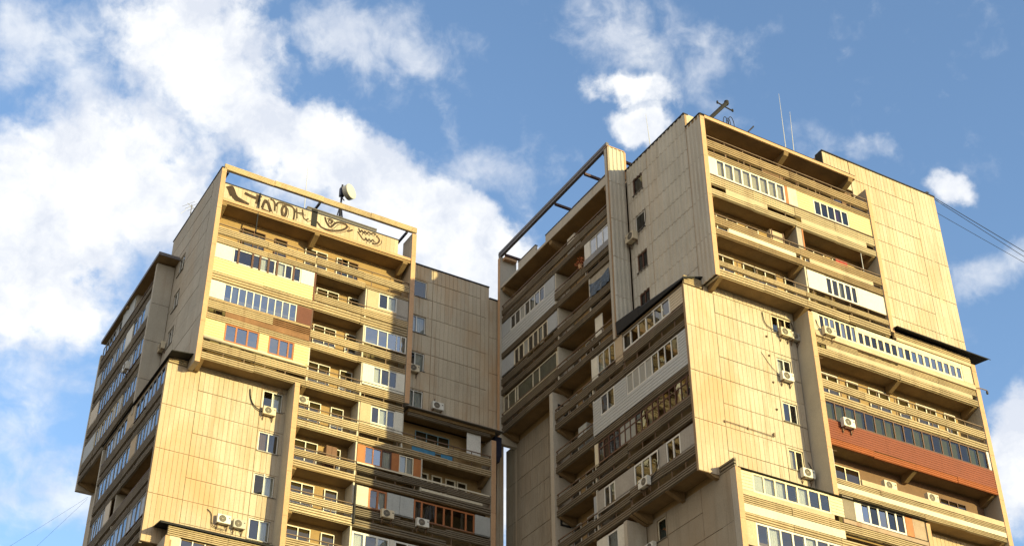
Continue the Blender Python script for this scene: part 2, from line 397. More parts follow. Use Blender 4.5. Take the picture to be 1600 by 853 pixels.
def siding(F, root, u0, u1, z0, z1, m, d=1.17, pitch=.19, label=None, name='siding'):
    mb = MB(); n = max(2, round((z1 - z0) / pitch)); h = (z1 - z0) / n; pts = []
    for i in range(n):
        a = z0 + h * i
        pts += [(d, a + .002), (d - .010, a + h * .90), (d - .022, a + h * .95)]
    pts += [(d - .05, z1), (d - .05, z0)]
    k = max(1, round((u1 - u0) / 3.6)); w = (u1 - u0) / k
    for i in range(k): mb.prof(F, u0 + w * i + .003, u0 + w * (i + 1) - .003, [(a + J(.0), b) for a, b in pts])
    return mb.build(name, m, root, label)
def panel(F, root, u0, u1, z0, z1, m, d=1.17, th=.05, name='infill_panel', label=None):
    mb = MB(); mb.box(F, u0, u1, d - th, d, z0, z1); return mb.build(name, m, root, label)
def balcony(F, root, u0, u1, f, D=1.2, lo=True, up=((0, 0),), mid=None, rail=True, bm='band_ochre', rust=(), filler=(), nlo=3, nup=4, brackets=(0, 1, 2), lo_broken=None, posts=1.35, up_z=(.36, .88), lo_z=(-.34, .08), rail_z=1.12):
    """Cantilevered balcony: slab > parapets of corrugated bands, handrail, brackets."""
    mb = MB(); mb.box(F, u0, u1, -.02, D - .07, f - .22, f - .02)
    sl = mb.build('balcony', 'slab_concrete', root)
    def split(a, b, holes):
        segs = [(a, b)]
        for h0, h1 in holes:
            segs = [s for (x, y) in segs for s in ((x, min(y, h0)), (max(x, h1), y)) if s[1] - s[0] > .05]
        return segs
    a = MB(); r = MB()
    if lo:
        for s in split(u0, u1, rust if rust and rust[0] == 'lo' else ()):
            if lo_broken and s[0] < lo_broken[0] < s[1]:
                slats(a, F, s[0], lo_broken[0], f + lo_z[0], f + lo_z[1], nlo, D)
                slats(a, F, lo_broken[0], s[1], f + lo_z[0], f + lo_z[0] + .2, 2, D)
            else: slats(a, F, s[0], s[1], f + lo_z[0], f + lo_z[1], nlo, D)
    a.build('parapet', bm, sl)
    b = MB(); c = MB()
    holes = [h for h in up if h[1] > h[0]]
    for s in split(u0, u1, holes + list(rust)): slats(b, F, s[0], s[1], f + up_z[0], f + up_z[1], nup, D)
    b.build('parapet', bm, sl)
    for h0, h1 in rust: slats(c, F, h0, h1, f + up_z[0], f + up_z[1], nup, D)
    c.build('parapet', 'band_rust', sl, 'rusty brown corrugated parapet band')
    for h0, h1, fm in filler:
        g = MB(); g.box(F, h0, h1, D - .05, D - .005, f + lo_z[1] + .0, f + up_z[0] - .0); g.build('filler_strip', fm, sl)
    t = MB()
    if rail:
        for s in split(u0, u1, holes):
            t.box(F, s[0], s[1], D - .09, D - .03, f + rail_z - .05, f + rail_z)
    n = max(2, round((u1 - u0) / posts))
    for i in range(n + 1 if rail else 0):
        u = u0 + .05 + (u1 - u0 - .1) * i / n
        if any(h0 < u < h1 for h0, h1 in holes): continue
        t.box(F, u - .025, u + .025, D - .135, D - .093, f - .02, f + (rail_z - .05 if rail else up_z[1]))
    t.build('handrail', 'rail_metal', sl)
    if brackets:
        for bi in brackets:
            u = (u0 + .16, (u0 + u1) / 2, u1 - .16)[bi]; q = MB()
            pr = [(0, f - .72), (.25, f - .70), (D - .12, f - .36), (D - .12, f - .222), (0, f - .222)]
            q.prof(F, u - .13, u + .13, pr); q.build('bracket', 'slab_concrete', sl)
    return sl
def glazing(F, root, u0, u1, z0, z1, n, frame='frame_white', glass='glass', d=1.15, fw=.055, mull=None, curtain=(), curt_m='curtain_white', name='balcony_glazing', transom=None, mixed=None, thick=.06, label=None, tilt=.012, fmull=None, open_pane=None):
    """Row of panes (glass mesh) with its frame and curtains as sub-parts."""
    us = mull or [u0 + (u1 - u0) * i / n for i in range(n + 1)]
    fr = MB(); groups = {}
    if mixed is None and F.k == 'X' and glass == 'glass' and d > 1 and n > 3: mixed = [random.choice(('glass', 'glass', 'glass', 'glass_dark', 'glass_dark', 'pane_dull')) for _ in range(n)]
    fr.box(F, u0, u1, d - thick, d, z0, z0 + fw); fr.box(F, u0, u1, d - thick, d, z1 - fw, z1)
    for i, u in enumerate(us):
        a = u if i == 0 else (u - fw if i == len(us) - 1 else u - fw * .55)
        w = fw if i in (0, len(us) - 1) else fw * (fmull or 1.1)
        fr.box(F, a, a + w, d - thick - .002, d + .004, z0 + fw, z1 - fw)
    if transom: fr.box(F, u0 + fw, u1 - fw, d - thick + .004, d - .006, transom - .03, transom + .03)
    for i, (a, b) in enumerate(zip(us, us[1:])):
        g = glass if mixed is None else mixed[i % len(mixed)]
        mb = groups.setdefault(g, MB())
        t1, t2 = J(tilt), J(tilt); dd = d - thick * .55
        if open_pane == i:
            ang = R(35); w = b - a
            mb.quad([F.P(a + .04, dd, z0 + fw), F.P(a + w * math.cos(ang), dd + w * math.sin(ang), z0 + fw), F.P(a + w * math.cos(ang), dd + w * math.sin(ang), z1 - fw), F.P(a + .04, dd, z1 - fw)])
            fr.box(F, a + w * math.cos(ang) - .02, a + w * math.cos(ang) + .03, dd + w * math.sin(ang) - .03, dd + w * math.sin(ang) + .02, z0 + fw, z1 - fw)
            continue
        q = [F.P(a, dd + t1, z0 + fw * .5), F.P(b, dd + t2, z0 + fw * .5), F.P(b, dd - t1, z1 - fw * .5), F.P(a, dd - t2, z1 - fw * .5)]
        mb.quad(q if F.k == 'Y' else q[::-1])      # normals face outwards
    one = MB(); idx = []
    for gi, (g, mb) in enumerate(groups.items()):
        n0 = len(one.v); one.v += mb.v; one.f += [tuple(i + n0 for i in q) for q in mb.f]; idx += [gi] * len(mb.f)
    first = one.build(name, next(iter(groups)), root, label, fix=False)
    for g in list(groups)[1:]: first.data.materials.append(MATS[g])
    for pl, gi in zip(first.data.polygons, idx): pl.material_index = gi
    fr.build('frame', frame, first)
    if curtain:
        cm = MB()
        for i in curtain:
            if i >= len(us) - 1: continue
            a, b = us[i] + .02, us[i + 1] - .02; k = 9; base = d - .16
            if base < -.5: base = d - .12
            for q in range(k):
                p0 = a + (b - a) * q / k; p1 = a + (b - a) * (q + 1) / k; w0 = .02 * (q % 2); w1 = .02 * ((q + 1) % 2)
                cm.quad([F.P(p0, base + w0, z0 + .02), F.P(p1, base + w1, z0 + .02), F.P(p1, base + w1, z1 - .03), F.P(p0, base + w0, z1 - .03)])
        cm.build('curtain', curt_m, first, fix=False)
    return first
def separator(F, root, u, f, z1, D=1.12, m='plaster_white', th=.1):
    mb = MB(); mb.box(F, u - th / 2, u + th / 2, 0, D, f - .02, z1); return mb.build('divider_wall', m, root)
def bay_openings(F, root, u0, f, w=1.55, door=True, frame='frame_white', glass='glass_dark', mir=False):
    """window and door in the wall behind an open balcony"""
    a, b = u0 + .35, u0 + .35 + w
    glazing(F, root, a, b, f + .85, f + 2.2, 2, frame, glass, d=.05, name='window', thick=.05, curtain=(random.choice((0, 1)),), curt_m='curtain_cream')
    if door:
        glazing(F, root, b + .65, b + 1.5, f + .05, f + 2.2, 1, frame, glass, d=.05, name='balcony_door', thick=.05, transom=f + .9)
def wall(F, root, u0, u1, z0, z1, cols, rows, wins=(), rib=.29, m='concrete_tan', gap=.036, big_rib=False, name='facade_wall', label=None):
    """Concrete panel wall. cols: u edges; rows: for each column its z edges; wins: (u0,u1,z0,z1) openings."""
    bk = MB()
    us = sorted({u0, u1, *[w[0] for w in wins], *[w[1] for w in wins]}); zs = sorted({z0, z1, *[w[2] for w in wins], *[w[3] for w in wins]})
    us = [u for u in us if u0 <= u <= u1]; zs = [z for z in zs if z0 <= z <= z1]
    def inwin(u, z): return any(w[0] < u < w[1] and w[2] < z < w[3] for w in wins)
    for a, b in zip(us, us[1:]):
        run = None
        for c, d in list(zip(zs, zs[1:])) + [(None, None)]:
            solid = c is not None and not inwin((a + b) / 2, (c + d) / 2)
            if solid: run = (run[0], d) if run else (c, d)
            elif run: bk.box(F, a, b, -.16, -.037, run[0], run[1]); run = None
    w = bk.build(name, 'concrete_joint', root, label)
    pm = MB()
    for ci, (a, b) in enumerate(zip(cols, cols[1:])):
        rz = rows[ci]
        for c, d in zip(rz, rz[1:]):
            pa, pb, pc, pd = a + gap / 2, b - gap / 2, c + gap / 2, d - gap / 2
            cu = sorted({pa, pb, *[x for q in wins for x in q[:2] if pa < x < pb]}); cz = sorted({pc, pd, *[x for q in wins for x in q[2:] if pc < x < pd]})
            jd = J(.006)
            for x0, x1 in zip(cu, cu[1:]):
                for y0, y1 in zip(cz, cz[1:]):
                    if inwin((x0 + x1) / 2, (y0 + y1) / 2): continue
                    if big_rib:
                        pm.box(F, x0, x1, -.04, jd - .03, y0, y1)
                        k = max(1, round((x1 - x0) / rib)); ww = (x1 - x0) / k
                        for i in range(k):
                            q = x0 + ww * i
                            pm.hexa([F.P(q + ww * .06, jd - .031, y0), F.P(q + ww * .74, jd - .031, y0), F.P(q + ww * .55, jd + .022, y0), F.P(q + ww * .25, jd + .022, y0),
                                     F.P(q + ww * .06, jd - .031, y1), F.P(q + ww * .74, jd - .031, y1), F.P(q + ww * .55, jd + .022, y1), F.P(q + ww * .25, jd + .022, y1)])
                    else:
                        k = max(1, round((x1 - x0) / rib)); ww = (x1 - x0) / k
                        for i in range(k):
                            pm.box(F, x0 + ww * i + (.0 if i == 0 else .010), x0 + ww * (i + 1) - (.0 if i == k - 1 else .010), -.04, jd + J(.004), y0, y1)
                        pm.box(F, x0 + .002, x1 - .002, -.041, jd - .024, y0 + .002, y1 - .002)
    pm.build('panels', m, w)
    return w
def wall_window(F, root, u0, u1, z0, z1, n=2, frame='frame_white', glass='glass', curtain=(), curt_m='curtain_white', mull=None, open_pane=None, label=None):
    o = glazing(F, root, u0 + .015, u1 - .015, z0 + .015, z1 - .015, n, frame, glass, d=-.06, name='window', fw=.06, curtain=curtain, curt_m=curt_m, mull=mull, thick=.06, open_pane=open_pane, label=label)
    s = MB(); s.box(F, u0 - .05, u1 + .05, -.04, .06, z0 - .04, z0 - .005); s.build('sill', 'sheet_metal', o)
    return o
def fin(F, root, u0, u1, z0, z1, D=1.22, edge='fin_orange', m='concrete_grey', d0=-.15):
    a = MB(); a.box(F, u0, u1, d0, D, z0, z1); w = a.build('side_fin', m, root)
    b = MB(); z = z0
    while z < z1 - .05:
        t = min(z + 2.8, z1); b.box(F, u0 + .002, u1 - .002, D + .001, D + .022, z + .006, t - .006); z = t
    b.build('fin_edge', edge, w)
    return w

# ================================================================== ground
def ground():
    b = MB(); b.wbox(-3000, 3000, -3000, 3000, -3, -1.6); o = b.build('ground', 'ground'); o['kind'] = 'structure'
    b = MB(); b.wbox(-400, 400, -9, -1, -1.6, -1.596); o = b.build('road', 'asphalt'); o['kind'] = 'structure'
    b = MB(); b.wbox(-400, 400, -1, 3.2, -1.6, -1.47); o = b.build('pavement', 'concrete_grey'); o['kind'] = 'structure'
ground()

def core(root, x0, x1, y0, y1, zt, extra=()):
    b = MB(); b.wbox(x0 + 1.0, x1 - .2, y0 + 1.0, y1 - .2, -1.7, zt - .5)
    b.build('inner_core', 'interior', root)
    b = MB(); b.wbox(x1 - .19, x1, y0, y1, -1.7, zt - .3); b.wbox(x0, x1 - .2, y1 - .19, y1, -1.7, zt - .3)
    for e in extra: b.wbox(*e)
    b.build('rear_wall', 'concrete_tan', root)

# ================================================================== LEFT TOWER
FL = [53.42, 50.66, 47.88, 45.14, 42.38, 39.63, 36.87, 34.10, 31.34, 28.6]
LT = thing('apartment_tower', (30.2, 81.7, -1.6), 'farther concrete apartment tower on the left with graffiti along its rooftop parapet', 'apartment tower', 'concrete apartment towers')
def left_tower():
    t = LT
    A = Fac('Y', 72.35); B = Fac('X', 20.15)
    core(t, 20.15, 40.2, 72.35, 91.0, 57.3, extra=((40.22, 41.4, 72.52, 85, 45.6, 56.3),))
    # roof slab
    b = MB(); b.wbox(20.3, 40.15, 72.5, 90.9, 56.3, 56.8); b.build('roof', 'roof_black', t)
    # --- blank walls on the sunlit side
    zr = [46.15, 47.55, 48.95, 50.35, 51.75, 53.15, 54.6, 56.03, 57.15]
    wins = [(34.15, 35.47, z - 1.33, z) for z in (55.95, 53.12, 50.30, 47.48)]
    wall(A, t, 33.6, 40.22, 45.5, 57.15, [33.6, 35.9, 39.56, 40.22], [zr, zr, zr[::2] + [57.15]], wins)
    wall(A, t, 40.222, 41.4, 45.5, 56.25, [40.222, 41.4], [[46.15, 47.55, 50.35, 53.15, 56.25]])
    b = MB(); b.box(A, 33.9, 40.22, -.3, .05, 57.153, 57.24); b.box(A, 40.223, 41.4, -.3, .05, 56.253, 56.34); b.build('roof_flashing', 'roof_navy', t)
    for i, w in enumerate(wins):
        wall_window(A, t, *w, n=(1, 2, 2, 2)[i], curtain=((), (0, 1), (1,), (0, 1))[i], glass='glass')
    zr = [34.95, 36.32, 37.7, 39.1, 40.52, 41.91, 43.32, 44.6]
    wins = [(24.9, 26.17, z - 1.3, z) for z in (44.56, 41.78, 39.02, 36.22)]
    wall(A, t, 18.95, 26.4, 33.45, 44.62, [18.95, 20.95, 24.8, 26.4], [[33.45, 36.32, 39.1, 41.91, 44.62], [33.45] + zr, [33.45] + zr], wins)
    wall(A, t, 20.16, 26.4, 44.625, 44.93, [20.16, 26.4], [[44.625, 44.93]])
    wall_window(A, t, *wins[0], curtain=(1,), open_pane=None); wall_window(A, t, *wins[1], curtain=(0,), curt_m='curtain_brown')
    wall_window(A, t, *wins[2], curtain=(1,), open_pane=0); wall_window(A, t, *wins[3], curtain=(1,), open_pane=None)
    b = MB(); slats(b, A, 19.0, 20.12, 44.66, 45.2, 4, .02); b.build('slat_band', 'band_ochre', t); b = MB(); slats(b, A, 33.95, 41.0, 45.5, 46.12, 5, .06); b.build('slat_band', 'band_ochre', t)
    b = MB(); slats(b, Fac('Y', 72.35), 20.05, 33.6, 33.55, 34.12, 5, 1.2); b.build('slat_band', 'band_ochre', t)
    # --- blank wall on the shaded side
    zs = [45.0, 46.4, 47.8, 49.2, 50.6, 52.0, 53.4, 54.8, 56.2]
    wins = [(76.75, 77.95, z - 1.35, z) for z in (55.75, 52.95, 50.15, 47.35)]
    wall(B, t, 71.13, 78.7, 44.45, 56.2, [71.13, 72.6, 76.4, 78.7], [[44.45] + zs[2::2], [44.45] + zs[1:], [44.45] + zs[1:]], wins, rib=4, m='concrete_grey')
    wall(B, t, 71.13, 80.3, 56.22, 58.78, [71.13, 72.6, 76.4, 80.3], [[56.22, 58.78], [56.22, 57.5, 58.78], [56.22, 57.5, 58.78]], rib=4, m='concrete_grey')
    for w in wins: wall_window(B, t, *w, n=2, curtain=(0,))
    b = MB(); b.box(B, 71.1, 80.35, -.3, .04, 58.785, 58.86); b.build('roof_flashing', 'roof_navy', t)
    b = MB(); b.wbox(20.32, 26, 80.1, 80.3, 56.3, 58.7); b.build('parapet_return', 'concrete_grey', t)
    wall(B, t, 84.9, 91.2, 20, 45.0, [84.9, 86.9, 89.6, 91.2], [[20, 34, 36.8, 39.6, 42.4, 45], [20, 34, 35.4, 36.8, 38.2, 39.6, 41, 42.4, 43.8, 45], [20, 34, 36.8, 39.6, 42.4, 45]], rib=4, m='concrete_grey')
    wall(B, t, 71.13, 84.88, 20, 33.3, [71.13, 78, 84.88], [[20, 33.3]] * 2, rib=4, m='concrete_grey')
    wall(A, t, 33.6, 41.4, 20, 33.7, [33.6, 37, 41.4], [[20, 28, 33.7]] * 2)
    wall(A, t, 40.2, 41.4, 33.7, 45.45, [40.2, 41.4], [[33.7, 45.45]])
    # back wall behind the balconies
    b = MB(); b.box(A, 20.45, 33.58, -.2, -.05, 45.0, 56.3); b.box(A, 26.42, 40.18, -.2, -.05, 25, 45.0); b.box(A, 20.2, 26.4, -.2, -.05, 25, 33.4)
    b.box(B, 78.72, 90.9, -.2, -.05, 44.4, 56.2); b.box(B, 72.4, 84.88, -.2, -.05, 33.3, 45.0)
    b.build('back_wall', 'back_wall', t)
    # side walls that frame the stacks
    fin(A, t, 20.155, 20.46, 44.44, 58.74); fin(A, t, 33.62, 33.94, 45.55, 58.6)
    fin(A, t, 26.38, 26.70, 33.4, 44.86); fin(A, t, 39.8, 40.13, 20, 44.62)
    fin(A, t, 19.95, 20.2, 20, 33.5)
    C = Fac('Y', 78.7)
    b = MB()
    for z0, z1 in ((44.35, 46.9), (46.93, 49.7), (49.73, 52.5), (52.53, 55.62)): b.wbox(18.95, 20.13, 78.70, 79.0, z0, z1)
    b.build('side_fin', 'concrete_grey', t)
    for q in ((18.95, 20.1, 90.6, 90.9, 44.4, 55.0), (18.97, 20.1, 84.72, 84.98, 33.4, 44.7), (18.96, 19.1, 72.52, 72.62, 33.4, 44.58)):
        b = MB(); b.wbox(*q); b.build('side_fin', 'concrete_grey', t)
    # --- sunlit upper stack
    U0, U1 = 20.47, 33.6
    balcony(A, t, U0, U1, FL[0], lo_broken=(30.5, 33.6))
    bay_openings(A, t, 26.3, FL[0]); bay_openings(A, t, 22.0, FL[0], frame='frame_brown')
    glazing(A, t, 29.2, 30.4, FL[0] + .05, FL[0] + 2.2, 1, 'door_brown', 'glass_dark', d=.05, name='balcony_door', thick=.05, transom=FL[0] + 1.2)
    separator(A, t, 27.05, FL[0], FL[0] + 1.0)
    # floor B
    f = FL[1]; balcony(A, t, U0, U1, f, up=((U0, 27.08),), lo_z=(-.3, .28))
    siding(A, t, U0, 27.05, f + .30, f + 1.32, 'siding_yellow', label='pale yellow lapped siding below the windows')
    mull = [21.62, 21.95, 22.85, 23.35, 23.9, 24.35, 25.05, 25.5, 26.1]
    panel(A, t, U0, 21.6, f + 1.33, f + 2.38, 'panel_white'); glazing(A, t, 21.6, 26.1, f + 1.33, f + 2.38, 8, 'frame_white', mull=mull, curtain=(3, 5), fw=.07, fmull=1.0)
    for u in (21.95, 22.87, 23.36, 23.92, 24.5, 25.6):
        b = MB(); b.box(A, u - .06, u + .06, 1.12, 1.19, f + 1.32, f + 2.40); b.build('mullion', 'frame_brown', t)
    panel(A, t, 26.12, 27.0, f + 1.33, f + 2.38, 'curtain_white', label='pale net screen in the end bay'); panel(A, t, 27.0, 27.09, f + .3, f + 2.40, 'panel_red_brown', d=1.19)
    separator(A, t, 27.1, f, f + 2.5, m='frame_brown'); bay_openings(A, t, 27.3, f)
    separator(A, t, 30.62, f, f + 2.5)
    panel(A, t, 30.68, 31.49, f + .9, f + 2.42, 'plaster_tan'); panel(A, t, 32.78, 33.58, f + .9, f + 2.42, 'plaster_grey')
    panel(A, t, 31.49, 32.78, f + .9, f + 1.28, 'plaster_tan'); glazing(A, t, 31.49, 32.78, f + 1.28, f + 2.42, 2, curtain=(1,), fw=.07)
    # floor C
    f = FL[2]; balcony(A, t, U0, U1, f, rust=((24.6, 27.05),), up_z=(.45, .98), rail_z=1.2, filler=((21.6, 27.0, 'band_rust'),))
    panel(A, t, U0, 21.35, f + 1.16, f + 2.42, 'panel_white'); glazing(A, t, 21.35, 26.05, f + 1.16, f + 2.42, 10, curtain=(1,), curt_m='curtain_brown', glass='glass_blue')
    panel(A, t, 26.06, 27.04, f + 1.0, f + 2.42, 'panel_red_brown', label='dark red-brown boarded end bay')
    b = MB(); b.box(A, U0, 27, 1.10, 1.21, f + 1.0, f + 1.15); b.build('sill_board', 'band_brown', t)
    separator(A, t, 27.1, f, f + 2.5, m='frame_brown'); bay_openings(A, t, 27.3, f); separator(A, t, 30.62, f, f + 2.5)
    glazing(A, t, 30.68, 33.56, f + 1.2, f + 2.44, 4, glass='glass_blue', mull=[30.68, 31.6, 32.25, 32.9, 33.2, 33.56])
    # floor D
    f = FL[3]; balcony(A, t, U0, U1, f, nup=4, up_z=(.34, .86), up=())
    b = MB(); b.tube([A.P(U0, 1.17, f + 1.08), A.P(26.9, 1.17, f + 1.06)], .10, 10); b.build('sill_roll', 'white_strip', t, smooth=True)
    siding(A, t, U0, 21.70, f + 1.18, f + 2.42, 'siding_yellow'); siding(A, t, 23.86, 24.47, f + 1.18, f + 2.42, 'siding_yellow'); siding(A, t, 26.12, 27.08, f + 1.0, f + 2.42, 'siding_yellow')
    glazing(A, t, 21.71, 23.85, f + 1.2, f + 2.42, 3, 'frame_orange', 'glass_blue', fw=.09); glazing(A, t, 24.48, 26.11, f + 1.2, f + 2.42, 3, 'frame_orange', 'glass_blue', fw=.09, mull=[24.48, 25.15, 25.75, 26.11])
    bay_openings(A, t, 27.1, f); separator(A, t, 27.12, f, f + 2.5); separator(A, t, 30.66, f, f + 2.5)
    panel(A, t, 30.7, 31.4, f + .95, f + 2.42, 'panel_white'); panel(A, t, 33.06, 33.58, f + .95, f + 2.42, 'panel_white'); panel(A, t, 31.4, 33.06, f + .95, f + 1.22, 'panel_white')
    glazing(A, t, 31.4, 33.06, f + 1.22, f + 2.42, 3, curtain=(0,), fw=.07)
    # roof of the lower stack and its awning
    b = MB(); b.box(A, 33.95, 40.1, -.02, 1.15, 45.1, 45.3); b.build('stack_roof', 'slab_concrete', t)
    b = MB(); b.prof(A, 33.7, 40.6, [(.0, 45.52), (1.45, 45.32), (1.45, 45.28), (0, 45.47)]); b.build('awning', 'sheet_metal', t, 'rusty sheet awning over the shaded top balcony')
    b = MB(); slats(b, A, 33.95, 39.8, 44.86, 45.08, 2, 1.1); b.build('slat_band', 'band_grey', t)
    # --- sunlit lower stack
    U0, U1 = 26.71, 39.79
    for i, f in enumerate(FL[4:10]):
        kw = {}
        if i == 1: kw = dict(lo_z=(-.22, .24), up_z=(.52, .95))
        if i == 2: kw = dict(lo_z=(-.28, .20), up_z=(.44, .92))
        if i == 3: kw = dict(lo_z=(-.30, .18))
        balcony(A, t, U0, 30.66, f, brackets=(0,), bm=('band_pale', 'band_ochre', 'band_pale', 'band_ochre', 'band_ochre', 'band_ochre')[i], **kw)
        balcony(A, t, 30.68, U1, f, brackets=(2,), bm='band_ochre' if i < 1 else 'band_grey', lo_broken=(36.8, U1) if i == 2 else None, **kw)
        bay_openings(A, t, U0, f); separator(A, t, 30.64, f, f + 2.5)
    # floor E
    f = FL[4]; panel(A, t, 30.7, 31.42, f + .95, f + 2.42, 'plaster_tan'); panel(A, t, 33.04, 33.56, f + .95, f + 2.42, 'panel_white'); panel(A, t, 31.42, 33.04, f + .95, f + 1.2, 'plaster_white')
    glazing(A, t, 31.42, 33.04, f + 1.2, f + 2.36, 3, curtain=(1,), fw=.07); separator(A, t, 33.6, f, f + 2.5)
    glazing(A, t, 35.0, 37.4, f + .9, f + 2.2, 3, 'frame_teal', 'glass_dark', d=.05, name='window', thick=.05)
    panel(A, t, 38.2, 39.2, f + 1.0, f + 2.5, 'curtain_white', d=.9, th=.02, label='pale cloth screen hung in the shaded balcony')
    # floor F
    f = FL[5]; z0, z1 = f + 1.12, f + 2.30
    for a, c in ((30.7, 31.16), (32.97, 33.46), (34.44, 34.94)): panel(A, t, a, c, z0, z1, 'wood_orange', label='orange varnished board between the windows')
    glazing(A, t, 31.17, 32.3, z0, z1, 2, 'frame_orange', 'glass_blue', fw=.07); glazing(A, t, 32.31, 32.96, z0, z1, 1, 'frame_brown', 'glass', curtain=(0,)); glazing(A, t, 33.47, 34.43, z0, z1, 2, 'frame_cream', 'glass', curtain=(0, 1))
    separator(A, t, 35.0, f, f + 2.5)
    for u in (35.3, 36.25, 37.2, 38.0): glazing(A, t, u, u + .72, f + .9, f + 2.15, 1, 'frame_cream', 'glass_dark', d=.05, name='window', thick=.05, fw=.09)
    b = MB(); b.box(A, 30.7, 39.7, 1.19, 1.225, f + .98, f + 1.08); b.build('sill_board', 'white_strip', t)
    b = MB(); b.box(A, 35.0, 39.2, 1.14, 1.215, f + .26, f + .42); b.build('filler_strip', 'white_strip', t)
    # floor G
    f = FL[6]; z0, z1 = f + 1.05, f + 2.36
    panel(A, t, 30.75, 31.58, z0, z1, 'plaster_white'); glazing(A, t, 31.6, 32.78, z0, z1, 2, 'frame_orange', 'glass', curtain=(1,), fw=.11)
    panel(A, t, 32.8, 33.63, z0, z1, 'panel_grey'); panel(A, t, 33.65, 34.55, z0, z1, 'panel_grey')
    glazing(A, t, 34.58, 38.7, z0, z1, 6, 'frame_orange', 'glass_dark', fw=.10, mull=[34.58, 35.1, 36.05, 36.6, 37.15, 38.1, 38.7], curtain=(1,), curt_m='curtain_brown')
    panel(A, t, 38.72, 39.77, z0, z1, 'panel_grey')
    # floor H
    f = FL[7]; z0, z1 = f + 1.0, f + 2.2
    glazing(A, t, 30.7, 33.1, z0, z1, 3, glass='glass', fw=.12, curtain=(0, 2)); panel(A, t, 33.12, 33.4, z0, z1, 'panel_white'); glazing(A, t, 33.42, 38.5, z0, z1, 6, fw=.10, curtain=(1, 3, 4)); panel(A, t, 38.52, 39.77, z0, z1, 'panel_white')
    # --- third section, left stack: roof and first floor
    b = MB(); b.box(A, 20.2, 26.4, -.02, 1.15, 33.45, 33.54); b.build('stack_roof', 'slab_concrete', t)
    b = MB(); b.prof(A, 19.55, 26.4, [(0, 34.36), (1.25, 34.20), (1.34, 34.10), (1.34, 34.14), (1.25, 34.26), (0, 34.42)]); b.build('roof_sheet', 'roof_black', t)
    f = FL[8]; balcony(A, t, 20.2, 26.4, f); panel(A, t, 20.2, 20.8, f + 1.05, f + 2.2, 'siding_tan'); glazing(A, t, 20.8, 25.0, f + 1.05, f + 2.2, 6, 'frame_white'); balcony(A, t, 20.2, 26.4, FL[9])
    # --- rooftop: canopy, graffiti parapet, open beam
    b = MB(); b.box(A, 20.47, 33.6, -.1, 1.18, 56.12, 56.46); cn = b.build('roof_canopy', 'slab_concrete', t)
    for u in (20.62, 26.9, 33.2):
        b = MB(); b.prof(A, u - .16, u + .16, [(0, 55.55), (.3, 55.56), (1.2, 55.95), (1.26, 56.118), (0, 56.118)]); b.build('bracket', 'slab_concrete', cn)
    b = MB(); b.box(A, 20.47, 33.58, 1.181, 1.24, 56.30, 56.50); b.build('canopy_edge', 'fin_orange', cn)
    b = MB(); par = None
    for a, c in ((20.55, 26.55), (26.85, 32.75)):
        n = round((c - a) / .3); w = (c - a) / n
        for i in range(n): b.box(A, a + w * i + .006, a + w * (i + 1) - .006, .80, .93, 56.462, 57.86)
        b.box(A, a + .01, c - .01, .79, .915, 56.464, 57.85)
    b.box(A, 26.55, 26.85, .70, .86, 56.462, 57.86)
    par = b.build('roof_parapet', 'concrete_tan', t)
    b = MB(); b.box(A, 20.5, 32.78, .76, .95, 57.863, 57.95); b.build('coping', 'roof_navy', par)
    g = MB(); lev = [0]
    def stroke(pts, w):
        P = [Vector(p) for p in pts]
        lev[0] += 1; d = .9335 + .0012 * (lev[0] % 9)
        # smooth the polyline a little
        for _ in range(2):
            Q = [P[0]]
            for a, c in zip(P, P[1:]): Q += [a.lerp(c, .25), a.lerp(c, .75)]
            P = Q + [P[-1]]
        n0 = len(g.v)
        for i, p in enumerate(P):
            tt = (P[min(i + 1, len(P) - 1)] - P[max(i - 1, 0)]).normalized(); nn = Vector((-tt.y, tt.x)) * w * .5
            for s in (1, -1): q = p + nn * s; g.v.append(A.P(q.x, d, min(max(q.y, 56.5), 57.84)))
        for i in range(len(P) - 1): g.f.append((n0 + 2 * i, n0 + 2 * i + 1, n0 + 2 * i + 3, n0 + 2 * i + 2))
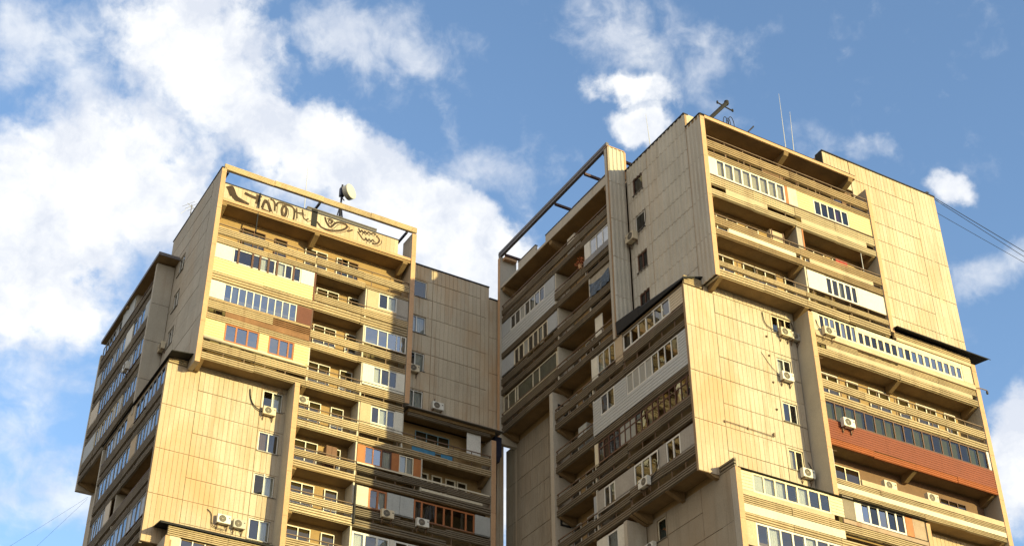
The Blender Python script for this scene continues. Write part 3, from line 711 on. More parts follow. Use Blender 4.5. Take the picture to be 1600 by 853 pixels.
    for pts, w in (
        ([(20.82, 57.8), (21.0, 57.63), (21.27, 57.01), (21.64, 56.87), (22.23, 56.71)], .22), ([(20.67, 57.64), (20.81, 57.5), (20.94, 57.22), (21.03, 57.01)], .08),
        ([(21.89, 57.59), (22.34, 57.5), (22.79, 57.48), (22.79, 57.8)], .12), ([(23.01, 57.8), (22.82, 57.57), (22.73, 57.05)], .10),
        ([(23.13, 56.87), (23.32, 57.8), (23.72, 56.81)], .09), ([(23.17, 57.39), (23.57, 57.40)], .07), ([(23.11, 56.79), (23.7, 56.70)], .13),
        ([(23.61, 57.8), (23.96, 57.7), (23.99, 56.96)], .08), ([(24.56, 57.62), (24.43, 57.23), (24.54, 56.78), (24.71, 56.8), (24.79, 57.27), (24.7, 57.6), (24.56, 57.62)], .11),
        ([(24.06, 57.37), (24.12, 57.7), (24.39, 57.8), (24.84, 57.8), (25.19, 57.75), (25.34, 57.38), (25.3, 56.69)], .09),
        ([(25.3, 57.45), (25.56, 57.40), (25.96, 57.52)], .06), ([(25.44, 57.78), (25.54, 56.97)], .05), ([(25.84, 57.8), (25.92, 57.21), (26.1, 57.04), (26.32, 57.22)], .06),
        ([(27.43, 57.8), (27.51, 57.49), (27.75, 57.14), (27.92, 57.16), (28.21, 57.66), (28.63, 57.8), (28.99, 57.75), (29.03, 57.5), (28.52, 57.06), (27.69, 56.83), (27.18, 56.88), (26.9, 57.24)], .075),
        ([(27.93, 57.55), (27.78, 57.75), (27.67, 57.6), (27.77, 57.38), (27.95, 57.48), (27.99, 57.75), (27.77, 57.8), (27.57, 57.7)], .05), ([(29.07, 57.22), (29.43, 57.5)], .07),
        ([(29.85, 57.78), (29.96, 57.43), (30.06, 57.78), (30.22, 57.45), (30.28, 57.78), (30.47, 57.5), (30.54, 57.8), (30.73, 57.62), (30.89, 57.8), (31.08, 57.75)], .055),
        ([(29.78, 57.5), (30.3, 56.87), (30.4, 57.28), (30.51, 56.9), (30.62, 57.25), (30.77, 57.0), (30.88, 57.28), (31.02, 57.1)], .06), ([(31.12, 57.6), (31.35, 57.5), (31.38, 57.27), (31.19, 57.0), (30.86, 56.9)], .055)): stroke(pts, w * random.uniform(1.4, 2.0)); stroke([(a + .16, c - .09) for a, c in pts[1:]], .045)
    g.build('graffiti', 'graffiti_black', par, 'black sprayed letters and swirls on the parapet', fix=False)
    b = MB(); slats(b, A, 20.3, 33.95, 58.72, 59.14, 4, 1.26, depth=.03); b.box(A, 20.32, 33.9, 1.02, 1.18, 58.73, 59.12); bm_ = b.build('roof_beam', 'band_ochre', t)
    for u in (20.62, 26.95, 33.3):
        b = MB(); b.box(A, u - .07, u + .07, -1.4, 1.05, 58.62, 58.76); b.box(A, u - .1, u + .1, -1.4, -1.2, 56.6, 58.64); b.build('strut', 'steel_navy', bm_)
    b = MB(); b.box(A, 26.3, 31.3, .1, .55, 58.1, 58.42); b.box(A, 26.3, 31.3, .05, .6, 58.423, 58.5)
    for u in (26.6, 28.8, 31.0): b.box(A, u - .05, u + .05, .3, .4, 56.47, 58.1)
    b.build('roof_duct', 'steel_grey', t)
    b = MB(); b.box(A, 26.5, 26.9, .865, .95, 56.5, 58.1); b.build('cable_box', 'roof_black', t)
    # --- shaded side, far upper stack
    V0, V1 = 79.0, 90.55
    b = MB(); b.box(B, 77.9, 90.4, -.1, 1.38, 55.74, 55.92); cn = b.build('roof_canopy', 'slab_concrete', t)
    b = MB(); b.box(B, 77.88, 90.42, -.1, 1.41, 55.923, 55.97); b.box(B, 77.88, 90.42, 1.382, 1.41, 55.73, 55.92); b.box(B, 77.86, 77.9, -.02, 1.38, 55.73, 55.92); b.build('canopy_edge', 'steel_grey', cn)
    b = MB(); b.box(B, 84.6, 84.9, .02, 1.34, 55.5, 55.736); b.build('bracket', 'slab_concrete', cn)
    for i, f in enumerate(FL[:4]):
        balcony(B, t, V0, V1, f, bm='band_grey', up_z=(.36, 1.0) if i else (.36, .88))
    f = FL[0]; panel(B, t, 83.2, 86.0, f + 1.1, f + 2.3, 'panel_grey'); glazing(B, t, 86.0, 90.4, f + 1.1, f + 2.0, 6, 'frame_grey', curtain=(1, 4)); separator(B, t, 83.1, f, f + 2.3)
    f = FL[1]; panel(B, t, V0, 80.0, f + 1.0, f + 2.42, 'panel_grey'); glazing(B, t, 80.0, 82.5, f + 1.15, f + 2.42, 3, 'frame_grey', 'glass'); panel(B, t, 82.5, 84.0, f + .9, f + 2.42, 'panel_white'); glazing(B, t, 84.1, 89.6, f + 1.15, f + 2.42, 8, 'frame_grey', curtain=(1, 2, 5)); panel(B, t, 89.6, V1, f + 1, f + 2.42, 'panel_grey')
    f = FL[2]; glazing(B, t, V0 + .2, 88.6, f + 1.1, f + 2.42, 14, 'frame_grey', curtain=(0, 1, 4, 8, 9)); panel(B, t, 88.6, V1, f + 1, f + 2.42, 'siding_tan')
    f = FL[3]; glazing(B, t, V0 + .2, 82.0, f + 1.1, f + 2.42, 4, 'frame_grey', curtain=(1,)); glazing(B, t, 82.3, 88.0, f + 1.1, f + 2.42, 9, 'frame_cream', curtain=(2, 3, 6)); panel(B, t, 88.0, V1, f + 1, f + 2.42, 'panel_grey')
    # --- shaded side, near lower stack
    V0, V1 = 72.62, 84.7
    b = MB(); b.prof(B, 71.5, 84.9, [(.0, 45.12), (1.28, 44.98), (1.32, 44.92), (1.28, 44.93), (0, 45.06)]); b.build('roof_sheet', 'roof_black', t)
    b = MB(); b.box(B, 72.4, 84.7, -.02, 1.15, 44.75, 44.9); b.build('stack_roof', 'slab_concrete', t)
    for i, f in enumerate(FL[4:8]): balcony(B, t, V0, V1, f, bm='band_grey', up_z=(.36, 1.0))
    f = FL[4]; glazing(B, t, 72.8, 78.2, f + 1.1, f + 2.36, 7, 'frame_grey', 'glass', curtain=(5,)); panel(B, t, 78.2, 79.8, f + .95, f + 2.42, 'plaster_tan'); glazing(B, t, 79.8, 84.0, f + 1.1, f + 2.36, 6, 'frame_grey', curtain=(2, 3))
    f = FL[5]; glazing(B, t, 72.8, 76.8, f + 1.1, f + 2.36, 6, 'frame_grey', curtain=(2, 3)); panel(B, t, 76.8, 78.0, f + .95, f + 2.42, 'plaster_tan'); glazing(B, t, 78.0, 84.3, f + 1.1, f + 2.36, 8, 'frame_grey', 'glass', curtain=(4, 5))
    f = FL[6]; separator(B, t, 79.6, f, f + 2.5); panel(B, t, 80.4, 81.5, f + .95, f + 2.42, 'siding_tan'); glazing(B, t, 81.5, 84.3, f + 1.1, f + 2.42, 5, 'frame_grey', curtain=(0, 2))
    f = FL[7]; glazing(B, t, 72.8, 82.5, f + 1.1, f + 2.42, 12, 'frame_grey', curtain=(1, 2, 6, 9)); panel(B, t, 82.5, 84.5, f + .95, f + 2.42, 'plaster_grey')
    # dark rain hopper at the far right corner
    b = MB(); b.wbox(40.28, 40.75, 71.5, 72.0, 43.85, 45.2); b.prof(Fac('Y', 71.75), 40.36, 40.67, [(-.15, 43.5), (.15, 43.5), (.25, 43.85), (-.25, 43.85)]); b.build('rain_hopper', 'steel_navy', t)
left_tower()

# ================================================================== RIGHT TOWER
FR = [54.47, 51.67, 48.88, 46.02, 43.10, 40.25, 37.42, 34.55, 31.58, 28.7]
RT = thing('apartment_tower', (51.6, 62.0, -1.6), 'nearer concrete apartment tower on the right with a rust-red balcony front', 'apartment tower', 'concrete apartment towers')
def right_tower():
    t = RT
    A = Fac('Y', 51.7); B = Fac('X', 42.1)
    core(t, 42.1, 61.1, 51.7, 72.1, 58.0, extra=((61.12, 62.3, 51.87, 65, 46.6, 59.5), (42.3, 61, 72.12, 73.3, 10, 45.4)))
    b = MB(); b.wbox(42.3, 61.0, 51.9, 72.0, 57.2, 57.6); b.build('roof', 'roof_black', t)
    b = MB(); b.wbox(44.5, 60, 54.5, 68, 57.4, 61.2); b.build('roof_shade_block', 'concrete_tan', t)  # unseen block added to shade the left tower's upper right wall
    # --- blank walls on the sunlit side
    zr = [46.5, 46.9, 48.3, 49.7, 51.1, 52.55, 54.0, 55.4, 56.83, 58.28, 59.65]
    wins = [(55.12, 56.2, z - 1.38, z) for z in (56.84, 54.0, 51.12, 48.3)]
    wall(A, t, 54.9, 62.3, 46.2, 59.65, [54.9, 56.35, 60.19, 62.3], [[46.2] + zr[2:], [46.2] + zr[1:], [46.2, 48.3, 51.1, 54.0, 56.83, 59.65]], wins)
    for w in wins: wall_window(A, t, *w, n=2, frame='frame_cream', curtain=(1,), curt_m='curtain_cream')
    wall(A, t, 52.75, 54.88, 57.25, 59.65, [52.75, 54.88], [[57.25, 59.65]])
    b = MB(); b.box(A, 52.72, 62.33, -.32, .05, 59.655, 59.74); b.box(A, 52.70, 52.745, -.6, .0, 57.3, 59.70); b.build('roof_flashing', 'roof_black', t)
    b = MB(); b.wbox(52.75, 53.0, 51.87, 57, 57.3, 59.6); b.build('parapet_return', 'concrete_tan', t)
    zr = [34.0, 35.6, 37.0, 38.4, 39.9, 41.26, 42.71, 44.06, 45.3]
    wins = [(46.81, 48.3, 44.1, 45.28), (46.83, 47.83, 41.28, 42.47), (46.85, 47.85, 38.48, 39.7), (46.85, 47.85, 35.62, 36.86)]
    wall(A, t, 40.8, 48.42, 34.0, 45.3, [40.8, 42.8, 46.7, 48.42], [[34.0, 37.0, 39.9, 42.71, 45.3], zr, zr], wins)
    wall(A, t, 42.15, 48.42, 45.305, 45.8, [42.15, 48.42], [[45.305, 45.8]])
    wall_window(A, t, *wins[0], n=3, frame='frame_cream', curtain=(1,), curt_m='curtain_brown'); wall_window(A, t, *wins[1], curtain=(0,)); wall_window(A, t, *wins[2], curtain=()); wall_window(A, t, *wins[3], frame='frame_cream', curtain=(0,), curt_m='curtain_cream')
    b = MB(); slats(b, A, 40.85, 42.05, 45.36, 45.92, 4, .02); b.build('slat_band', 'band_ochre', t); b = MB(); slats(b, A, 55.0, 61.05, 45.72, 46.2, 4, 1.16); b.build('slat_band', 'band_ochre', t)
    wall(A, t, 54.9, 61.1, 20, 34.2, [54.9, 61.1], [[20, 34.2]], m='concrete_tan')
    # --- shaded side walls, boldly ribbed near wall and return
    zs = [45.6, 47.0, 48.4, 49.85, 51.25, 52.65, 54.1, 55.5, 56.95]
    wins = [(56.55, 57.55, z - 1.24, z) for z in (57.02, 54.14, 51.22, 48.4)]
    wall(B, t, 50.48, 51.92, 45.62, 57.15, [50.48, 51.92], [[45.62, 48.4, 51.25, 54.1, 57.15]], big_rib=True, rib=.39, m='concrete_pale')
    wall(B, t, 51.93, 58.2, 45.62, 58.25, [51.93, 56.0, 58.2], [zs + [58.25], zs + [58.25]], wins, big_rib=True, rib=.39, m='concrete_pale')
    wall_window(B, t, *wins[0], n=1, frame='frame_brown', curtain=(0,), curt_m='curtain_brown', glass='glass_olive'); wall_window(B, t, *wins[1], n=1, frame='frame_white', glass='glass_olive'); wall_window(B, t, *wins[2], n=2, frame='frame_brown', glass='glass_dark', curtain=(1,), curt_m='curtain_brown'); wall_window(B, t, *wins[3], n=2, frame='frame_brown', glass='glass_dark')
    b = MB(); b.box(B, 51.9, 58.25, -.3, .05, 58.255, 58.33); b.box(B, 50.46, 51.9, -.3, .05, 57.155, 57.22); b.build('roof_flashing', 'roof_navy', t)
    b = MB(); b.wbox(42.27, 46, 51.93, 52.15, 57.2, 58.25); b.build('parapet_return', 'concrete_tan', t)
    C = Fac('Y', 58.2)
    wall(C, t, 40.82, 42.06, 45.6, 59.8, [40.82, 42.06], [[45.6, 48.4, 51.25, 54.1, 57.0, 59.8]], big_rib=True, rib=.3, m='concrete_pale', name='return_wall')
    b = MB(); b.wbox(40.80, 42.08, 58.37, 58.6, 45.5, 59.8); b.build('side_fin', 'concrete_grey', t)
    b = MB(); b.wbox(40.78, 42.1, 58.18, 58.62, 59.803, 59.86); b.wbox(42.065, 42.2, 58.22, 58.6, 57.6, 59.8); b.build('fin_edge', 'fin_orange', t)
    b = MB(); b.wbox(40.80, 42.1, 71.85, 72.15, 45.0, 59.7); b.build('side_fin', 'concrete_grey', t)
    b = MB(); b.wbox(40.775, 40.797, 71.86, 72.14, 45.05, 59.6); b.build('fin_edge', 'fin_orange', t)
    zs = [20, 34.2, 35.6, 37.0, 38.4, 39.9, 41.25, 42.65, 44.15, 45.4]
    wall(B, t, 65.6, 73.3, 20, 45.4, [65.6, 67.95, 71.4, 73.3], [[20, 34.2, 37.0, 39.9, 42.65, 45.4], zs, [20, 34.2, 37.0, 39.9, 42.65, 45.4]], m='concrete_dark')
    b = MB(); b.wbox(40.8, 42.06, 65.34, 65.72, 30, 45.45); b.build('side_fin', 'concrete_grey', t)
    for zc in (44.35, 40.1, 37.0, 34.2, 31.4):
        q = MB(); E = Fac('Y', 65.34)
        q.box(E, 41.15, 41.85, .0, .05, zc - .35, zc - .24); q.box(E, 41.15, 41.85, .0, .05, zc + .24, zc + .35); q.box(E, 41.15, 41.26, 0, .051, zc - .24, zc + .24); q.box(E, 41.74, 41.85, 0, .051, zc - .24, zc + .24)
        q.build('opening_frame', 'roof_black', t)
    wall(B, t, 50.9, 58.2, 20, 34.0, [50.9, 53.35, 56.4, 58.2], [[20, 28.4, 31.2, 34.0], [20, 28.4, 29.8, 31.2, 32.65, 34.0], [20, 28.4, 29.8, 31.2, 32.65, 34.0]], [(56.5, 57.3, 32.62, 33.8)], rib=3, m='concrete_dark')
    wall_window(B, t, 56.5, 57.3, 32.62, 33.8, n=1, frame='frame_cream', glass='glass_dark', curtain=(0,), curt_m='teal_panel')
    # back walls
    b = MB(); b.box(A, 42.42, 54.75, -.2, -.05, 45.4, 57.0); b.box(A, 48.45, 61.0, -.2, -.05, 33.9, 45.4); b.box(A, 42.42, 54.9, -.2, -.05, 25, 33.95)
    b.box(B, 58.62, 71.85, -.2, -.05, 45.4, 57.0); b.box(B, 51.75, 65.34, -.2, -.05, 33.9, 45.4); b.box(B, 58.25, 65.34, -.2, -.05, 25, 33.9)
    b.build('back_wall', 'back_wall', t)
    fin(A, t, 42.105, 42.42, 45.62, 57.05); fin(A, t, 54.72, 55.02, 46.0, 56.5)
    fin(A, t, 48.45, 48.78, 34.0, 45.35); fin(A, t, 60.9, 61.25, 20, 45.7)
    fin(A, t, 42.11, 42.44, 20, 33.98); fin(A, t, 54.74, 55.02, 20, 33.9)
    b = MB(); slats(b, B, 50.5, 51.9, 33.95, 34.5, 3, .02); b.build('slat_band', 'band_grey', t)
    b = MB(); b.wbox(42.12, 43.6, 50.6, 51.85, 33.93, 34.02); b.build('stack_roof', 'slab_concrete', t)
    # --- sunlit upper stack
    U0, U1 = 42.43, 54.71
    b = MB(); b.box(A, 42.1, 53.95, -.15, 1.22, 56.93, 57.12); cn = b.build('roof_canopy', 'slab_concrete', t)
    b = MB(); b.box(A, 42.42, 53.95, 1.221, 1.27, 56.95, 57.17); b.build('canopy_edge', 'fin_orange', cn)
    b = MB(); b.box(A, 42.1, 53.97, -.2, 1.28, 57.173, 57.22); b.build('coping', 'roof_black', cn)
    for u in (48.55, 53.6):
        b = MB(); b.prof(A, u - .17, u + .17, [(0, 56.35), (.3, 56.37), (1.15, 56.7), (1.25, 56.928), (0, 56.928)]); b.build('bracket', 'slab_concrete', cn)
    f = FR[0]; balcony(A, t, U0, U1, f, rail_z=1.25, up_z=(.40, .98), bm='band_brown'); panel(A, t, 42.46, 54.68, f + .0, f + 2.4, 'curtain_brown', d=.0, th=.04, name='dark_void_panel'); glazing(A, t, 43, 47.5, f + .9, f + 2.0, 5, 'frame_brown', 'glass_dark', d=.05, name='window', thick=.05); glazing(A, t, 49.2, 53.8, f + .9, f + 2.0, 5, 'frame_brown', 'glass_dark', d=.05, name='window', thick=.05)  # dark panel over the back wall puts the void's shade into colour
    f = FR[1]; balcony(A, t, U0, U1, f, bm='band_pale', up_z=(.44, 1.05), rail=True, rail_z=1.18, filler=((43.5, 46.5, 'plaster_tan'), (49, 54, 'plaster_tan')))
    z0, z1 = f + 1.2, f + 2.5
    panel(A, t, U0, 42.98, z0, z1, 'panel_white'); glazing(A, t, 42.98, 48.05, z0, z1, 8, curtain=tuple(range(8)), curt_m='curtain_cream', fw=.10); panel(A, t, 48.06, 48.25, z0, z1, 'wood_orange'); panel(A, t, 48.26, 48.95, z0, z1, 'plaster_white')
    siding(A, t, 48.96, 50.2, z0, z1, 'siding_yellow'); g = glazing(A, t, 50.22, 52.9, z0 + .02, z1 - .18, 5, 'frame_white', 'glass_dark', fw=.07, curtain=(3,), curt_m='curtain_purple'); siding(A, t, 50.2, 52.92, z1 - .18, z1, 'siding_yellow'); siding(A, t, 52.92, 54.68, z0, z1, 'siding_yellow')
    f = FR[2]; balcony(A, t, U0, U1, f, bm='band_brown', filler=((43.4, 48.2, 'white_strip'), (49.2, 54.0, 'plaster_tan')), up_z=(.36, .92))
    separator(A, t, 48.62, f, f + 2.55, m='plaster_grey'); panel(A, t, 48.68, 48.98, f + .9, f + 2.5, 'plaster_grey', d=1.1); panel(A, t, 48.98, 49.08, f + .9, f + 2.5, 'wood_orange', d=1.12)
    bay_openings(A, t, 43.2, f); bay_openings(A, t, 49.6, f)
    f = FR[3]; balcony(A, t, U0, U1, f, up_z=(.38, .72), lo_z=(-.34, .16)); bay_openings(A, t, 42.6, f); bay_openings(A, t, 45.6, f)
    separator(A, t, 48.82, f, f + 2.55); z0, z1 = f + 1.12, f + 2.38
    panel(A, t, 48.88, 50.2, z0, z1, 'panel_white'); glazing(A, t, 50.2, 52.62, z0, z1, 5, fw=.11, glass='glass_dark', curtain=(2,)); panel(A, t, 52.62, 54.66, z0, z1, 'panel_white')
    # sheet-metal roof over the lower stack
    b = MB(); b.prof(A, 55.03, 62.3, [(.02, 46.60), (1.5, 46.34), (1.62, 46.20), (1.60, 46.17), (1.48, 46.29), (.02, 46.54)]); b.build('roof_sheet', 'roof_black', t, 'dark sheet metal eave over the glazed balcony')
    b = MB(); b.box(A, 55.03, 61.0, -.02, 1.1, 45.58, 45.71); b.build('stack_roof', 'slab_concrete', t)
    b = MB(); b.box(A, 55.03, 60.9, 1.17, 1.26, 45.48, 45.70); b.build('sill_board', 'plaster_tan', t)
    # --- sunlit lower stack
    U0, U1 = 48.79, 60.89
    f = FR[4]; balcony(A, t, U0, U1, f, up_z=(.34, .70), rail=False, filler=((49.5, 60.5, 'plaster_tan'),)); b = MB(); b.prof(A, U0, U1, [(1.12, f + .72), (1.30, f + .74), (1.22, f + 1.14), (1.12, f + 1.2)]); b.build('sill_board', 'plaster_tan', t, 'pale weathered sheet apron under the long glazing')
    z0, z1 = f + 1.2, f + 2.28
    panel(A, t, U0, 49.22, z0, z1 + .1, 'siding_tan'); glazing(A, t, 49.24, 52.0, z0, z1 + .08, 7, 'frame_cream', fw=.08, mixed=['glass_dark', 'glass_blue', 'glass_blue', 'glass_dark', 'glass_blue', 'glass_dark', 'glass_blue'])
    glazing(A, t, 52.02, 60.12, z0, z1 - .12, 16, 'frame_cream', fw=.12, mixed=['glass_dark'] * 6 + ['glass_blue', 'glass_dark'] + ['glass_blue'] * 8); panel(A, t, 52.02, 60.12, z1 - .12, z1 + .1, 'frame_cream'); panel(A, t, 60.14, U1, z0, z1 + .1, 'siding_tan')
    f = FR[5]; balcony(A, t, U0, U1, f, up_z=(.36, .86), lo_z=(-.42, .04), rail_z=1.2); bay_openings(A, t, 49.2, f); bay_openings(A, t, 53.0, f); bay_openings(A, t, 56.6, f)
    f = FR[6]; balcony(A, t, U0, U1, f, lo=False, up=((U0, U1),), rail=False)
    b = MB(); slats(b, A, U0, U1, f - .36, f + .02, 3, 1.22, depth=.04); b.build('siding', 'band_orange', t, 'brighter orange ribs along the bottom of the red front'); siding(A, t, U0, U1, f + .03, f + 1.16, 'siding_red', d=1.22, pitch=.14, label='rust-red ribbed siding across the whole balcony front')
    glazing(A, t, U0, 60.7, f + 1.2, f + 2.36, 17, 'frame_brown', 'glass_olive', fw=.06, curtain=(0, 1, 2, 3, 5, 6, 7, 9, 10, 12, 13, 15, 16), curt_m='curtain_olive'); panel(A, t, 60.7, U1, f + 1.2, f + 2.36, 'frame_white')
    f = FR[7]; balcony(A, t, U0, U1, f, up_z=(.22, .52), lo_z=(-.36, -.10), nlo=3, nup=3, rail=False); panel(A, t, 48.82, 60.86, f + .0, f + 2.6, 'curtain_brown', d=.02, name='dark_void_panel'); glazing(A, t, 49.6, 51.6, f + .9, f + 2.1, 2, 'frame_cream', 'glass_dark', d=.09, name='window', thick=.05); glazing(A, t, 57.4, 59.4, f + .9, f + 2.0, 3, 'frame_brown', 'glass_dark', d=.09, name='window', thick=.05)  # dark panel added over the back wall for a dim interior
    b = MB(); b.box(A, U0, U1, 1.10, 1.205, f - .09, f + .20); b.build('filler_strip', 'white_strip', t); b = MB(); b.box(A, 50.6, U1, 1.08, 1.21, f + .54, f + .86); b.build('sill_board', 'plaster_tan', t)
    # --- sunlit third section
    U0, U1 = 42.45, 54.73
    b = MB(); b.prof(A, 42.3, 54.9, [(0, 34.10), (1.25, 34.02), (1.3, 33.98), (1.25, 33.97), (0, 34.03)]); b.build('roof_sheet', 'roof_black', t)
    f = FR[8]; balcony(A, t, U0, U1, f, up_z=(.50, .95), lo_z=(-.38, .04), nup=4, rail=False, filler=((U0, 48.9, 'white_strip'),), rust=())
    b = MB(); b.box(A, U0, 48.3, 1.12, 1.215, f + .97, f + 1.24); b.build('sill_board', 'plaster_tan', t); b = MB(); b.box(A, 48.9, U1, 1.12, 1.214, f + .97, f + 1.20); b.build('sill_board', 'panel_rust', t)
    z0, z1 = f + 1.28, f + 2.36
    siding(A, t, U0, 43.2, z0, z1, 'siding_tan'); glazing(A, t, 43.2, 48.2, z0, z1, 7, 'frame_cream', curtain=(1, 2, 4), fw=.09, curt_m='curtain_white'); panel(A, t, 43.22, 43.9, z0 + .05, z1 - .08, 'panel_white', d=1.10, th=.02); siding(A, t, 48.2, 49.05, z0, z1, 'siding_tan')
    panel(A, t, 49.06, 49.8, z0, z1 + .2, 'panel_dull'); panel(A, t, 49.82, 50.22, z0, z1, 'panel_white'); glazing(A, t, 50.22, 53.3, z0, z1 + .12, 5, 'frame_white', fw=.10, mixed=['glass_blue', 'glass_dark', 'glass_blue', 'glass_dark', 'glass_dark']); panel(A, t, 53.32, 53.82, z0, z1, 'wood_orange'); panel(A, t, 53.83, 54.70, z0, z1 + .05, 'panel_rust', label='rust-streaked metal sheet closing the bay')
    f = FR[9]; balcony(A, t, U0, U1, f); panel(A, t, U0, 43.1, f + 1.2, f + 2.5, 'plaster_tan'); glazing(A, t, 43.1, 49.2, f + 1.2, f + 2.5, 8, 'frame_white', curtain=(1, 4), fw=.09); glazing(A, t, 49.3, 54.6, f + 1.2, f + 2.5, 6, 'frame_white', curtain=(2,), fw=.09)
    # --- shaded side, far upper stack
    V0, V1 = 58.63, 71.84
    b = MB(); b.box(B, 58.63, 71.85, -.1, 1.22, 57.0, 57.16); cn = b.build('roof_canopy', 'slab_concrete', t)
    b = MB(); b.box(B, 58.63, 71.84, 1.221, 1.26, 57.02, 57.20); b.build('canopy_edge', 'concrete_grey', cn)
    for u in (58.8, 65.4, 71.6):
        b = MB(); b.prof(B, u - .15, u + .15, [(0, 56.4), (.3, 56.42), (1.15, 56.75), (1.2, 56.998), (0, 56.998)]); b.build('bracket', 'slab_concrete', cn)
    b = MB(); b.box(B, 58.65, 66.3, .85, 1.0, 57.162, 58.05); b.box(B, 67.6, 69.9, .85, 1.0, 57.162, 58.1); b.box(B, 66.35, 67.55, .6, .75, 57.162, 57.8); pr = b.build('roof_parapet', 'concrete_grey', t)
    b = MB(); b.box(B, 58.65, 66.32, .82, 1.03, 58.053, 58.11); b.box(B, 67.58, 69.92, .82, 1.03, 58.103, 58.15); b.build('coping', 'roof_navy', pr)
    b = MB(); b.box(B, 58.3, 72.1, 1.1, 1.3, 59.75, 60.18); b.box(B, 58.3, 72.1, 1.302, 1.33, 59.95, 60.0); bm_ = b.build('roof_beam', 'steel_grey', t)
    for u in (58.9, 61.2, 64.85, 71.5):
        b = MB(); b.box(B, u - .08, u + .08, -1.6, 1.1, 59.62, 59.78); b.box(B, u - .1, u + .1, -1.6, -1.4, 57.6, 59.64); b.build('strut', 'strut_brown', bm_)
    b = MB(); b.box(B, 59.3, 63.4, .25, .7, 58.35, 58.62)
    for u in (59.6, 61.4, 63.2): b.box(B, u - .05, u + .05, .4, .5, 57.17, 58.36)
    b.build('roof_duct', 'steel_grey', t)
    b = MB(); b.wbox(41.0, 41.95, 71.5, 71.84, 59.4, 59.6); b.build('parapet_return', 'fin_orange', t)
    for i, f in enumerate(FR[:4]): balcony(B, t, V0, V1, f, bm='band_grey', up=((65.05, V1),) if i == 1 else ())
    f = FR[0]; panel(B, t, 66, 71.7, f + .3, f + 1.0, 'band_grey', d=1.1)
    f = FR[1]; siding(B, t, 65.05, V1, f + .14, f + 1.3, 'siding_grey', pitch=.25); z0, z1 = f + 1.3, f + 2.38
    panel(B, t, 70.72, V1, z0, z1, 'panel_bluegrey'); glazing(B, t, 66.3, 70.7, z0, z1, 7, fw=.07, glass='glass', curtain=(2, 4)); panel(B, t, 65.05, 66.28, z0, z1, 'panel_bluegrey'); separator(B, t, 65.0, f, f + 2.5)
    panel(B, t, 60.85, 61.45, f + 1.15, f + 2.42, 'panel_white'); glazing(B, t, 58.7, 60.84, f + 1.15, f + 2.42, 3, glass='glass_blue', curtain=(0,)); separator(B, t, 61.48, f, f + 2.5, m='plaster_grey'); b = MB(); b.box(B, 58.65, 61.45, 1.18, 1.26, f + .72, f + 1.14); b.build('sill_board', 'sheet_metal', t)
    f = FR[2]; z0, z1 = f + 1.06, f + 2.3; panel(B, t, 70.25, V1, z0, z1, 'panel_bluegrey'); glazing(B, t, 66.0, 70.23, z0, z1, 7, 'frame_cream', curtain=(1, 4), fw=.08); panel(B, t, 64.85, 65.98, z0, z1, 'panel_bluegrey'); separator(B, t, 64.8, f, f + 2.5)
    panel(B, t, 58.7, 61.1, f + .95, f + 2.4, 'stone_panel', d=1.1); separator(B, t, 61.12, f, f + 2.5)
    f = FR[3]; z0, z1 = f + 1.0, f + 2.25; glazing(B, t, 65.0, 71.6, z0, z1, 6, 'frame_cream', 'glass', mull=[65.0, 67.1, 67.9, 69.8, 70.1, 71.0, 71.6], curtain=(0, 1, 2, 4), curt_m='curtain_olive', fw=.05, mixed=['glass']); separator(B, t, 64.9, f, f + 2.5); panel(B, t, 60.2, 61.0, f + .9, f + 2.4, 'panel_white', d=.9)
    bay_openings(B, t, 61.5, f)
    # --- shaded side, near lower stack
    V0, V1 = 51.72, 65.32
    b = MB(); prof2(b, B, 51.6, 55.9, [(.0, 46.15), (1.3, 45.72), (1.36, 45.56), (1.33, 45.55), (1.27, 45.6), (0, 46.05)], [(.0, 46.6), (1.3, 46.14), (1.37, 46.02), (1.33, 45.6), (1.27, 45.6), (0, 46.5)]); prof2(b, B, 55.92, 58.2, [(.0, 46.7), (1.3, 46.28), (1.38, 46.18), (1.33, 45.6), (1.27, 45.6), (0, 46.6)], [(.0, 46.9), (1.3, 46.5), (1.37, 46.42), (1.33, 45.6), (1.27, 45.6), (0, 46.8)]); b.build('roof_sheet', 'roof_black', t)
    b = MB(); b.box(B, 51.72, 58.2, -.02, 1.15, 45.5, 45.58); b.build('stack_roof', 'slab_concrete', t); b = MB(); slats(b, B, 51.75, 58.15, 45.24, 45.52, 3, 1.15); b.build('slat_band', 'band_grey', t)
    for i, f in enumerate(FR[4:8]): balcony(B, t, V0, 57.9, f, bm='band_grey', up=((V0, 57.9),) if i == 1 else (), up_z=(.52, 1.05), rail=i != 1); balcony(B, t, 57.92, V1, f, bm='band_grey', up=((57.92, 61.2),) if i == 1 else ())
    f = FR[4]; z0, z1 = f + 1.2, f + 2.3
    siding(B, t, V0 + .05, 53.2, z0, z1, 'siding_tan'); glazing(B, t, 53.22, 57.85, z0, z1, 6, fw=.10, curtain=(5,), open_pane=None); panel(B, t, 57.9, 58.65, f + .7, f + 2.4, 'plaster_tan'); glazing(B, t, 58.7, 60.5, f + 1.1, f + 2.4, 3, curtain=(2,)); panel(B, t, 60.52, 61.15, f + .95, f + 2.4, 'panel_white'); separator(B, t, 61.2, f, f + 2.5)
    f = FR[5]; siding(B, t, V0 + .05, 61.18, f + .14, f + 1.12, 'siding_grey', d=1.2); z0, z1 = f + 1.14, f + 2.4
    siding(B, t, V0 + .05, 52.75, z0, z1, 'siding_grey'); glazing(B, t, 52.78, 57.72, z0, z1, 8, fw=.07, curtain=(5,)); siding(B, t, 57.74, 58.95, z0, z1, 'siding_grey'); glazing(B, t, 58.97, 60.4, z0, z1, 2, fw=.07); siding(B, t, 60.42, 61.18, z0, z1, 'siding_grey'); separator(B, t, 61.2, f, f + 2.5)
